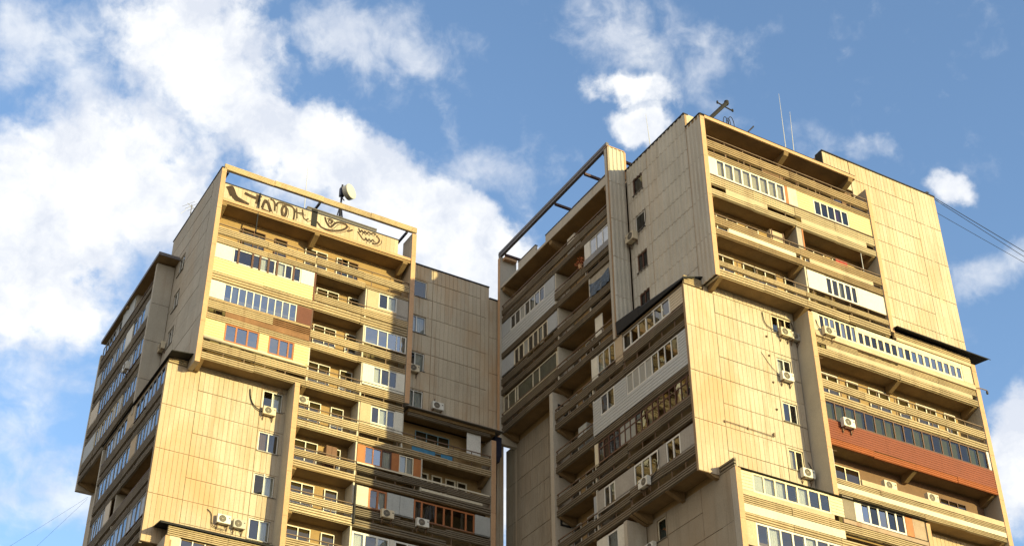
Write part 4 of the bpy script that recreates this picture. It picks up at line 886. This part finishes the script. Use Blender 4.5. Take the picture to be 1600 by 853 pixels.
    f = FR[6]; z0, z1 = f + 1.12, f + 2.4; glazing(B, t, V0 + .05, 60.8, z0, z1, 17, 'frame_brown', 'glass', fw=.06, transom=f + 1.98, curtain=(2, 7, 12), curt_m='curtain_cream'); panel(B, t, 60.82, 61.15, z0 - .1, z1, 'frame_cream'); separator(B, t, 61.2, f, f + 2.5)
    f = FR[7]; z0, z1 = f + .98, f + 2.3
    for a, c in ((V0 + .05, 53.2), (54.5, 55.2), (57.5, 59.3), (60.45, 61.1)): panel(B, t, a, c, z0, z1, 'plaster_grey')
    for a, c in ((53.2, 54.5), (55.2, 57.5), (59.3, 60.45)):
        b = MB(); b.box(B, a, c, 1.12, 1.168, z0, z0 + .04); b.build('sill_board', 'plaster_grey', t)
    glazing(B, t, 53.22, 54.48, z0 + .05, z1, 2, fw=.09); glazing(B, t, 55.22, 57.48, z0 + .05, z1, 3, fw=.10); glazing(B, t, 59.32, 60.43, z0 + .05, z1, 2, fw=.09); panel(B, t, 61.12, 61.7, z0, z1, 'panel_bluegrey', d=1.0); separator(B, t, 61.2, f, f + 2.5)
    for f in FR[4:8]: bay_openings(B, t, 62.0, f)
    # --- shaded side, third section
    b = MB(); b.wbox(40.82, 42.06, 58.2, 58.5, 20, 33.96); b.build('side_fin', 'concrete_grey', t)
    f = FR[8]; balcony(B, t, 58.52, V1, f, bm='band_grey'); z0, z1 = f + 1.1, f + 2.4; panel(B, t, 58.52, 59.2, z0, z1, 'panel_white'); glazing(B, t, 59.22, 60.3, z0, z1, 1, fw=.1, curtain=(0,)); panel(B, t, 60.32, 61.3, z0, z1, 'panel_white'); bay_openings(B, t, 62, f)
    balcony(B, t, 58.52, V1, FR[9], bm='band_grey')
    # small fittings on the wall: a steel bar left from scaffolding
    b = MB(); b.tube([A.P(42.65, .06, 37.30), A.P(45.98, .06, 37.24)], .02); b.box(A, 45.9, 45.98, .02, .1, 37.24, 37.45)
    for u in (42.7, 44.2): b.box(A, u, u + .06, -.01, .06, 37.2, 37.34)
    b.build('wall_bar', 'rail_metal', t)
    for u, z in ((46.28, 43.62), (46.3, 42.38), (46.36, 40.7), (46.38, 39.02)):
        b = MB(); b.lathe(A.P(u, .0, z), (0, -1, 0), [(0, .07), (.02, .075), (.05, .05), (.10, .03)], 8); b.build('wall_anchor', 'rail_metal', t)
right_tower()

# ================================================================== AIR CONDITIONERS
def ac_unit(F, u0, z0, d0, label, w=.78, h=.52, D=.30, body='ac_white', hose=None, hr=.022, group='outdoor air conditioner units on the facades'):
    O = F.P(u0 + w / 2, d0, z0)
    r = thing('air_conditioner', O, label, 'air conditioner', group)
    b = MB(); e = .02
    f = [(d0 + .04, z0 + e), (d0 + .04, z0 + h - e), (d0 + .04 + e, z0 + h), (d0 + D - e, z0 + h), (d0 + D, z0 + h - e), (d0 + D, z0 + e), (d0 + D - e, z0), (d0 + .04 + e, z0)]
    b.prof(F, u0, u0 + w, f); b.build('casing', body, r)
    cu, cz, rad = u0 + w * .38, z0 + h * .5, h * .40
    ax = Vector(F.P(0, 1, 0)) - Vector(F.P(0, 0, 0))
    q = MB(); q.lathe(F.P(cu, d0 + D - .004, cz), ax, [(0, rad), (.012, rad), (.014, rad * .92), (.006, rad * .90), (.006, 0)], 22); g = q.build('fan_grille', 'ac_dark', r)
    q = MB()
    for k in range(4):
        rr = rad * (.22 + .2 * k); pts = [F.P(cu + rr * math.cos(a * math.pi / 9), d0 + D + .012, cz + rr * math.sin(a * math.pi / 9)) for a in range(19)]
        q.tube(pts, .008, 4, False)
    for k in range(8):
        a = k * math.pi / 4; q.tube([F.P(cu, d0 + D + .012, cz), F.P(cu + rad * .9 * math.cos(a), d0 + D + .012, cz + rad * .9 * math.sin(a))], .006, 4)
    q.lathe(F.P(cu, d0 + D + .004, cz), ax, [(0, rad * .2), (.014, rad * .16), (.016, 0)], 12)
    q.build('guard', 'ac_fan', g)
    q = MB(); q.box(F, u0 + w * .84, u0 + w * .95, d0 + D + .001, d0 + D + .004, z0 + h * .62, z0 + h * .74); q.build('badge', 'ac_dark', r)
    for u in (u0 + .1, u0 + w - .1):
        q = MB(); q.box(F, u - .02, u + .02, d0, d0 + D, z0 - .05, z0 - .012); q.box(F, u - .02, u + .02, d0, d0 + .04, z0 - .32, z0 - .05)
        q.tube([F.P(u, d0 + .02, z0 - .3), F.P(u, d0 + D - .03, z0 - .05)], .014, 5); q.build('bracket', 'rail_metal', r)
    if hose:
        q = MB(); P = [Vector(p) for p in hose]
        for _ in range(3):
            Q = [P[0]]
            for a, c in zip(P, P[1:]): Q += [a.lerp(c, .25), a.lerp(c, .75)]
            P = Q + [P[-1]]
        q.tube([tuple(p) for p in P], hr, 6); q.build('hose', 'black_rubber', r)
    return r
LA, LB = Fac('Y', 72.35), Fac('X', 20.15)
RA, RB = Fac('Y', 51.7), Fac('X', 42.1)
ac_unit(LA, 24.92, 42.80, .02, 'yellowed air conditioner with long black hose under the left tower\'s top sunlit wall window', body='ac_yellowed', hose=[LA.P(24.05, .05, 44.3), LA.P(24.12, .06, 43.7), LA.P(24.4, .08, 43.2), LA.P(24.95, .1, 42.98)], hr=.035)
ac_unit(LA, 22.96, 35.36, .02, 'air conditioner with curved hose, left of the pair low on the left tower\'s wall', hose=[LA.P(22.4, .05, 36.1), LA.P(22.7, .06, 35.9), LA.P(22.72, .08, 35.2), LA.P(23.0, .1, 35.1), LA.P(23.5, .1, 35.05)])
ac_unit(LA, 23.92, 35.28, .02, 'air conditioner nearest the window, right of the pair low on the left tower', w=.7, body='ac_grey')
ac_unit(LA, 34.30, 48.62, .02, 'air conditioner half hidden behind the fin on the left tower\'s shaded upper right wall', w=.7, body='ac_yellowed')
ac_unit(LA, 36.02, 46.34, .02, 'white air conditioner alone on the shaded wall above the left tower\'s ribbed ledge', hose=[LA.P(36.3, .03, 47.2), LA.P(36.28, .05, 47.0), LA.P(36.2, .1, 46.8)])
ac_unit(LA, 26.75, 43.62, .86, 'yellowed air conditioner inside the top open balcony beside the left tower\'s middle fin', w=.6, D=.3, body='ac_yellowed')
ac_unit(LA, 32.36, 37.44, 1.23, 'dirty air conditioner below the narrow orange window on the left tower\'s grimy parapet', body='ac_yellowed')
ac_unit(LA, 34.66, 37.42, 1.23, 'white air conditioner below the wide orange-framed glazing on the left tower\'s grimy parapet', hose=[LA.P(35.3, 1.3, 38.2), LA.P(35.35, 1.3, 38.0), LA.P(35.35, 1.3, 37.8)])
ac_unit(LB, 77.9, 48.95, .02, 'air conditioner in shade under a window of the left tower\'s flat side wall', w=.75, body='ac_yellowed')
ac_unit(LB, 81.2, 48.85, 1.24, 'air conditioner hung outside the glazed balconies on the left tower\'s shaded side', w=.75)
ac_unit(RA, 47.15, 43.90, .02, 'dusty air conditioner, left of the touching pair under the right tower\'s top sunlit window', w=.72, body='ac_yellowed', hose=[RA.P(46.15, .05, 45.2), RA.P(46.2, .06, 44.5), RA.P(46.5, .07, 44.25), RA.P(47.15, .1, 44.15)], hr=.026)
ac_unit(RA, 47.90, 43.86, .02, 'smaller air conditioner, right of the touching pair under the right tower\'s top sunlit window', w=.62, h=.46, body='ac_grey', hose=[RA.P(48.0, .05, 45.1), RA.P(48.25, .06, 45.05), RA.P(48.3, .06, 44.6), RA.P(48.3, .08, 44.25)])
ac_unit(RA, 46.84, 40.95, .02, 'white air conditioner under the second window down on the right tower\'s sunlit wall', hose=[RA.P(45.75, .02, 42.45), RA.P(46.3, .03, 41.7), RA.P(46.85, .1, 41.25)], hr=.014)
ac_unit(RA, 47.42, 35.22, .02, 'white air conditioner with looped hose under the right tower\'s lowest sunlit wall window', hose=[RA.P(48.1, .03, 36.3), RA.P(48.35, .05, 35.8), RA.P(48.36, .08, 35.4), RA.P(48.15, .1, 35.2)])
ac_unit(RA, 49.24, 43.96, 1.24, 'cream air conditioner at the left end of the right tower\'s longest sunlit glazing', w=.82, body='ac_yellowed', hose=[RA.P(49.0, 1.2, 44.95), RA.P(49.05, 1.22, 44.6), RA.P(49.2, 1.25, 44.35)])
ac_unit(RA, 49.64, 38.26, 1.24, 'white air conditioner mounted on the rust-red siding')
ac_unit(RA, 52.28, 35.36, .86, 'yellowed air conditioner in the shadowy balcony below the red siding, nearer the tall fin', w=.85, body='ac_yellowed')
ac_unit(RA, 55.36, 35.38, .86, 'yellowed air conditioner in the shadowy balcony below the red siding, farther from the tall fin', w=.8, body='ac_yellowed')
ac_unit(RA, 59.0, 46.75, .02, 'air conditioner peeping over the dark sheet metal eave on the right tower\'s blank sunlit wall', w=.8, h=.45)
ac_unit(RB, 57.25, 52.30, .02, 'boxy grey air conditioner with a hose on the right tower\'s ribbed shaded wall', w=.8, h=.6, D=.42, body='ac_yellowed', hose=[RB.P(56.4, .04, 54.1), RB.P(56.35, .05, 53.2), RB.P(56.6, .06, 52.75), RB.P(57.1, .1, 52.7)])
ac_unit(RB, 55.82, 34.98, 1.24, 'white air conditioner hung below the three-pane window on the right tower\'s shaded lower stack', w=.82, hose=[RB.P(55.1, 1.22, 36.7), RB.P(55.05, 1.24, 36.0), RB.P(55.4, 1.25, 35.5), RB.P(55.8, 1.3, 35.3)])
ac_unit(RB, 57.35, 32.15, .02, 'pale air conditioner by the teal window under the right tower\'s overhang', w=.85)

# ================================================================== ROOFTOP AND LOOSE THINGS
def dish():
    c = Vector((29.66, 74.0, 62.36)); z0 = 56.8
    r = thing('dish_antenna', (29.6, 74, z0), 'pale drum-shaped microwave dish on a steel stand on the left tower\'s roof', 'dish antenna')
    ax = Vector((.50, -.86, .05)).normalized()
    b = MB(); b.lathe(c + Vector((.1, -.1, 0)), ax, [(-.05, .12), (0, .36), (.06, .54), (.42, .56), (.45, .54), (.48, .36), (.49, 0)], 32); b.build('drum', 'dish_white', r, smooth=False)
    b = MB(); m = Vector((29.55, 74.15, 0)); b.tube([(m.x, m.y, z0), (m.x, m.y, 63.2)], .07)
    for dx, dy in ((-.8, .3), (.8, .4), (0, .9), (.4, -.6)): b.tube([(m.x, m.y, 61.6), (m.x + dx, m.y + dy, z0)], .045)
    b.tube([(m.x, m.y, 62.6), tuple(c)], .06); b.tube([(m.x - .1, m.y, 62.2), tuple(c + ax * .05 - Vector((0, 0, .6)))], .04)
    b.build('stand', 'steel_navy', r)
    b = MB(); b.wbox(29.4, 29.7, 74.0, 74.3, 62.2, 62.9); b.build('radio_box', 'steel_navy', r)
dish()
def whip(x, y, z0, z1, label, lean=(0, 0), kink=False):
    r = thing('whip_antenna', (x, y, z0), label, 'antenna', 'whip antennas on the roofs')
    h = z1 - z0; b = MB()
    P = [(x, y, z0), (x + lean[0] * .35, y, z0 + h * .35)] if not kink else [(x - .35, y, z0), (x, y, z0 + h * .2), (x + lean[0] * .35, y, z0 + h * .45)]
    b.tube(P, .022, 6); b.build('mast', 'steel_grey', r)
    b = MB(); b.tube([P[-1], (x + lean[0], y + lean[1], z1)], [.035, .012], 6); b.build('rod', 'antenna_pale', r)
    b = MB(); b.lathe(P[-1], (0, 0, 1), [(-.08, .05), (.08, .05)], 8); b.build('base_coil', 'steel_grey', r)
whip(51.9, 54, 57.6, 65.97, 'taller of two pale whip antennas above the right tower\'s sunlit canopy', (.12, 0))
whip(52.5, 54, 57.6, 64.71, 'shorter of two pale whip antennas, with a bent foot, above the right tower\'s sunlit canopy', (.28, 0), True)
whip(44.0, 57.85, 57.6, 63.82, 'thin grey whip antenna behind the ribbed shaded wall of the right tower', (-.02, .3))
whip(26.95, 74.0, 56.8, 63.54, 'very thin whip antenna behind the left tower\'s graffiti parapet', (-.1, 0))
def yagi():
    r = thing('tv_antenna', (22, 84.15, 56.8), 'small thin television antenna on the left tower\'s roof behind the shaded edge', 'antenna')
    b = MB(); b.tube([(22, 84.15, 56.8), (22, 84.15, 65.3)], .03, 6); b.build('mast', 'steel_grey', r)
    b = MB(); b.tube([(21.6, 83.9, 65.1), (22.6, 84.5, 65.1)], .018, 5)
    for k in range(4): b.tube([(21.7 + .25 * k - .3, 83.95 + .15 * k + .5, 65.1), (21.7 + .25 * k + .3, 83.95 + .15 * k - .5, 65.1)], .012, 5)
    b.tube([(21.3, 84.15, 64.2), (22, 84.15, 65.25), (22.7, 84.15, 64.2)], .014, 5); b.build('elements', 'antenna_pale', r)
yagi()
def mast():
    r = thing('roof_mast', (45.3, 53.0, 57.6), 'dark leaning mast with a crossbar and coiled cable on the right tower\'s roof corner', 'mast')
    b = MB(); b.tube([(44.5, 53, 57.6), (44.95, 53, 59.9), (46.45, 53, 61.85)], .13, 8); b.lathe((46.47, 53, 61.72), (.1, 0, 1), [(0, .1), (.1, .16), (.32, .15), (.42, .05)], 10); b.build('pole', 'roof_black', r)
    b = MB(); b.tube([(45.72, 53, 61.62), (46.98, 53, 61.42)], .05, 6); b.lathe((45.75, 53, 61.55), (0, 0, 1), [(0, .06), (.18, .06)], 8); b.lathe((46.92, 53, 61.38), (0, 0, 1), [(0, .06), (.18, .06)], 8); b.build('crossbar', 'roof_black', r)
    b = MB()
    for k, rr in enumerate((.42, .36, .48)): b.tube([(46.25 + .18 * k + rr * .45 * math.cos(a * math.pi / 10), 53.0 - .05 * k, 60.1 + rr * 1.3 * math.sin(a * math.pi / 10)) for a in range(21)], .025, 5, False)
    b.build('cable_coil', 'black_rubber', r)
    b = MB(); b.tube([(47.25, 52.2, 57.6), (47.3, 52.2, 59.3), (47.6, 52.0, 59.7)], .05, 6); b.build('vent_pipe', 'steel_navy', r)
mast()
def cable(name, a, c, sag, rad, label, group, m='black_rubber', n=24):
    a, c = Vector(a), Vector(c); b = MB(); b.tube([tuple(a.lerp(c, i / n) - Vector((0, 0, sag * 4 * (i / n) * (1 - i / n)))) for i in range(n + 1)], rad, 5)
    o = b.build(name, m, None, origin=tuple(a)); tag(o, label, 'cable', group); return o
G = 'cables hanging from the towers'
cable('overhead_cable', (62.15, 51.7, 59.68), (153.9, 54.7, 46.28), .25, .024, 'upper thick black cable strung rightwards from the right tower\'s top corner', G)
cable('overhead_cable', (62.2, 51.75, 59.60), (153.7, 56.0, 44.7), .45, .020, 'second thick cable just under the uppermost one at the right tower\'s top corner', G)
cable('overhead_cable', (62.24, 51.8, 58.5), (153.54, 53.8, 47.5), .55, .016, 'lowest thin cable leaving the right tower\'s edge below its top corner', G)
cable('overhead_cable', (20.0, 91.4, 44.5), (2.0, 93.2, 26.8), .25, .007, 'upper thin wire slanting down from the left tower\'s shaded back corner', G)
cable('overhead_cable', (20.0, 91.5, 44.4), (6.8, 93.0, 25.2), .2, .007, 'lower thin wire slanting down from the left tower\'s shaded back corner', G)
cable('drop_cable', (22.92, 71.38, 57.95), (22.8, 71.05, 54.6), .0, .05, 'thick black cable hanging over the graffiti parapet beside the big A', G)
cable('drop_cable', (30.72, 71.10, 39.2), (30.72, 71.10, 36.7), .0, .07, 'black drainpipe-like cable bundle beside the divider of the left tower\'s lower balconies', G)
cable('drop_cable', (40.62, 71.9, 43.5), (40.8, 72.6, 20.0), .0, .02, 'thin dark wire hanging in the narrow gap between the towers', G)
def lamp_arm():
    r = thing('bracket_arm', (60.95, 50.45, 44.0), 'thin rusty arm with a small drop end sticking out of the right tower\'s outer fin', 'wall arm')
    b = MB(); b.tube([(60.9, 50.45, 44.02), (61.3, 50.42, 44.08), (61.75, 50.4, 44.07)], .035, 6); b.build('arm', 'rail_metal', r)
    b = MB(); b.lathe((61.74, 50.4, 44.05), (0, 0, -1), [(0, .04), (.08, .07), (.22, .07), (.26, .02)], 8); b.build('drop_end', 'ac_dark', r)
lamp_arm()
def flowers():
    O = Vector((40.95, 61.95, 52.62))
    r = thing('flower_pot', O, 'orange flowering pot plant on the rail of the right tower\'s dark open balcony', 'pot plant')
    b = MB(); b.lathe(O, (0, 0, 1), [(0, .12), (.02, .13), (.26, .18), (.28, .19), (.28, .16), (.24, .15), (.24, 0)], 14); b.build('pot', 'fin_orange', r)
    b = MB(); rnd = random.Random(3)
    for i in range(160):
        p = O + Vector((rnd.gauss(0, .16), rnd.gauss(0, .22), .42 + rnd.gauss(0, .16))); n = Vector((rnd.gauss(0, 1), rnd.gauss(0, 1), rnd.gauss(0, 1))).normalized(); x = n.orthogonal().normalized() * .05; y = n.cross(x)
        b.quad([tuple(p - x), tuple(p + y), tuple(p + x), tuple(p - y)])
    b.build('blossom', 'flower_orange', r, fix=False)
    b = MB()
    for i in range(7): a = i * .9; b.tube([tuple(O + Vector((0, 0, .24))), tuple(O + Vector((.14 * math.cos(a), .2 * math.sin(a), .5)))], .008, 4)
    b.build('stem', 'frame_brown', r)
flowers()
def net():
    b = MB(); rnd = random.Random(5); n = 14; V0, V1, z0, z1 = 58.75, 60.9, 49.75, 50.75
    for i in range(n):
        for j in range(6):
            def p(a, c):
                s = a / n; q = c / 6
                return RB.P(V0 + (V1 - V0) * s, 1.26 + .05 * math.sin(a * 1.7) * (1 - q) + .02 * math.sin(c * 2.1 + a), z0 + (z1 - z0 - .2 * math.sin(s * 3.1)) * q)
            b.quad([p(i, j), p(i + 1, j), p(i + 1, j + 1), p(i, j + 1)])
    o = b.build('hanging_net', 'net_blue', None, origin=RB.P(59.8, 1.26, 50.0), fix=False)
    sm = o.modifiers.new('thickness', 'SOLIDIFY'); sm.thickness = .015
    tag(o, 'dark blue-grey netting bundled over the stone-faced balcony of the right tower', 'net')
net()
def cloth(u0, u1, z0, z1, label):
    b = MB(); n = 12
    for i in range(n):
        for j in range(4):
            def p(a, c): return LA.P(u0 + (u1 - u0) * a / n, 1.12 + .025 * math.sin(a * 1.9) * (1 - c / 4), z0 + (z1 - z0) * c / 4)
            b.quad([p(i, j), p(i + 1, j), p(i + 1, j + 1), p(i, j + 1)])
    o = b.build('blue_cloth', 'blue_cloth', None, origin=LA.P((u0 + u1) / 2, 1.12, z0), fix=False)
    sm = o.modifiers.new('thickness', 'SOLIDIFY'); sm.thickness = .012; tag(o, label, 'cloth', 'blue cloths in the shaded balcony')
cloth(34.3, 35.9, 42.40, 42.78, 'longer blue cloth showing between the parapet bands of the shaded balcony')
cloth(36.3, 37.1, 42.42, 42.74, 'shorter blue cloth between the parapet bands, right of the longer one')
def crate():
    r = thing('crate', (47.3, 50.75, 50.0), 'small slatted crate standing on the parapet of the right tower\'s open upper balcony', 'crate')
    b = MB()
    for k in range(4): b.box(RA, 46.6, 47.6, .72, .75, 49.0 + .38 * k, 49.3 + .38 * k); b.box(RA, 46.6, 47.6, 1.02, 1.05, 49.0 + .38 * k, 49.3 + .38 * k)
    for u in (46.6, 47.56): b.box(RA, u, u + .04, .751, 1.019, 48.9, 50.5)
    b.build('slats', 'plaster_tan', r)
    b = MB()
    for u in (46.66, 47.5): b.box(RA, u, u + .06, 1.051, 1.08, 48.9, 50.5)
    b.build('post', 'frame_brown', r)
crate()
# birds on the far right roof corner
def bird(x, y, z, label):
    r = thing('pigeon', (x, y, z), label, 'pigeon', 'pigeons on the roof corner')
    b = MB(); b.lathe((x - .16, y, z + .11), (1, 0, .25), [(0, .01), (.08, .03), (.16, .065), (.24, .07), (.30, .045), (.335, .035), (.37, .036), (.405, .02)], 10); b.lathe((x + .22, y, z + .21), (1, 0, -.1), [(0, .012), (.03, .002)], 6)
    b.build('body', 'steel_navy', r, smooth=True)
    b = MB(); b.tube([(x, y - .02, z), (x, y - .02, z + .08)], .006, 4); b.tube([(x, y + .02, z), (x, y + .02, z + .08)], .006, 4); b.build('legs', 'rail_metal', r)
bird(61.75, 51.75, 59.742, 'dark pigeon perched on the right tower\'s top right roof corner')

def cabinet(F, u0, f, label, w=.9, h=1.95, d=.25, m='plaster_white'):
    r = thing('storage_cabinet', F.P(u0 + w / 2, d, f), label, 'cabinet', 'cabinets standing on the balconies')
    b = MB(); b.box(F, u0, u0 + w, d, d + .45, f - .02, f + h); b.build('body', m, r)
    for k in range(2):
        b = MB(); b.box(F, u0 + .02 + k * w / 2, u0 + w / 2 - .02 + k * w / 2, d + .451, d + .47, f + .05, f + h - .04); dr = b.build('door', m, r)
        q = MB(); q.box(F, u0 + w / 2 - .07 + k * .1, u0 + w / 2 - .04 + k * .1, d + .471, d + .50, f + h * .5, f + h * .58); q.build('handle', 'rail_metal', dr)
cabinet(RB, 63.2, FR[0], 'pale tall cabinet in the top dark balcony of the right tower\'s shaded side')
cabinet(RB, 62.6, FR[5], 'grey tall cabinet in a dark balcony of the right tower\'s lower shaded stack', m='panel_grey')
cabinet(LA, 28.9, FL[5] - .02, 'brown tall cabinet in a sunlit open balcony beside the orange boards', w=.7, m='door_brown')
def post(F, u, z0, z1, label, d=1.0):
    r = thing('balcony_post', F.P(u, d, z0), label, 'post', 'slim posts on the balconies')
    b = MB(); b.tube([F.P(u, d, z0), F.P(u, d, z1)], .03, 6); b.build('pole', 'antenna_pale', r)
    b = MB(); b.tube([F.P(u, d, z1 - .08), F.P(u + .3, d, z1 - .05)], .018, 5); b.build('hook', 'rail_metal', r)
post(RA, 48.98, FR[5], FR[5] + 2.4, 'pale slim post in the open balcony above the red siding, next to the tall fin')
post(RA, 49.0, FR[7], FR[7] + 2.35, 'pale slim post in the shadowy balcony below the red siding, next to the tall fin')
post(RA, 53.6, FR[2], FR[2] + 2.45, 'rusty slim post near the right end of the right tower\'s upper open balcony')
def red_cloth():
    b = MB(); n = 8
    for i in range(n):
        for j in range(3):
            def p(a, q): return RA.P(51.3 + .9 * a / n, 1.16 + .03 * math.sin(a * 2.2) * (1 - q / 3), FR[2] + .80 + .36 * q / 3)
            b.quad([p(i, j), p(i + 1, j), p(i + 1, j + 1), p(i, j + 1)])
    o = b.build('red_cloth', 'cloth_red', None, origin=RA.P(51.7, 1.16, FR[2] + .8), fix=False); sm = o.modifiers.new('thickness', 'SOLIDIFY'); sm.thickness = .012
    tag(o, 'small red cloth on the handrail of the right tower\'s upper open balcony', 'cloth')
MATS['cloth_red'] = mat('cloth_red', (.32, .04, .03), .9, .15)
red_cloth()
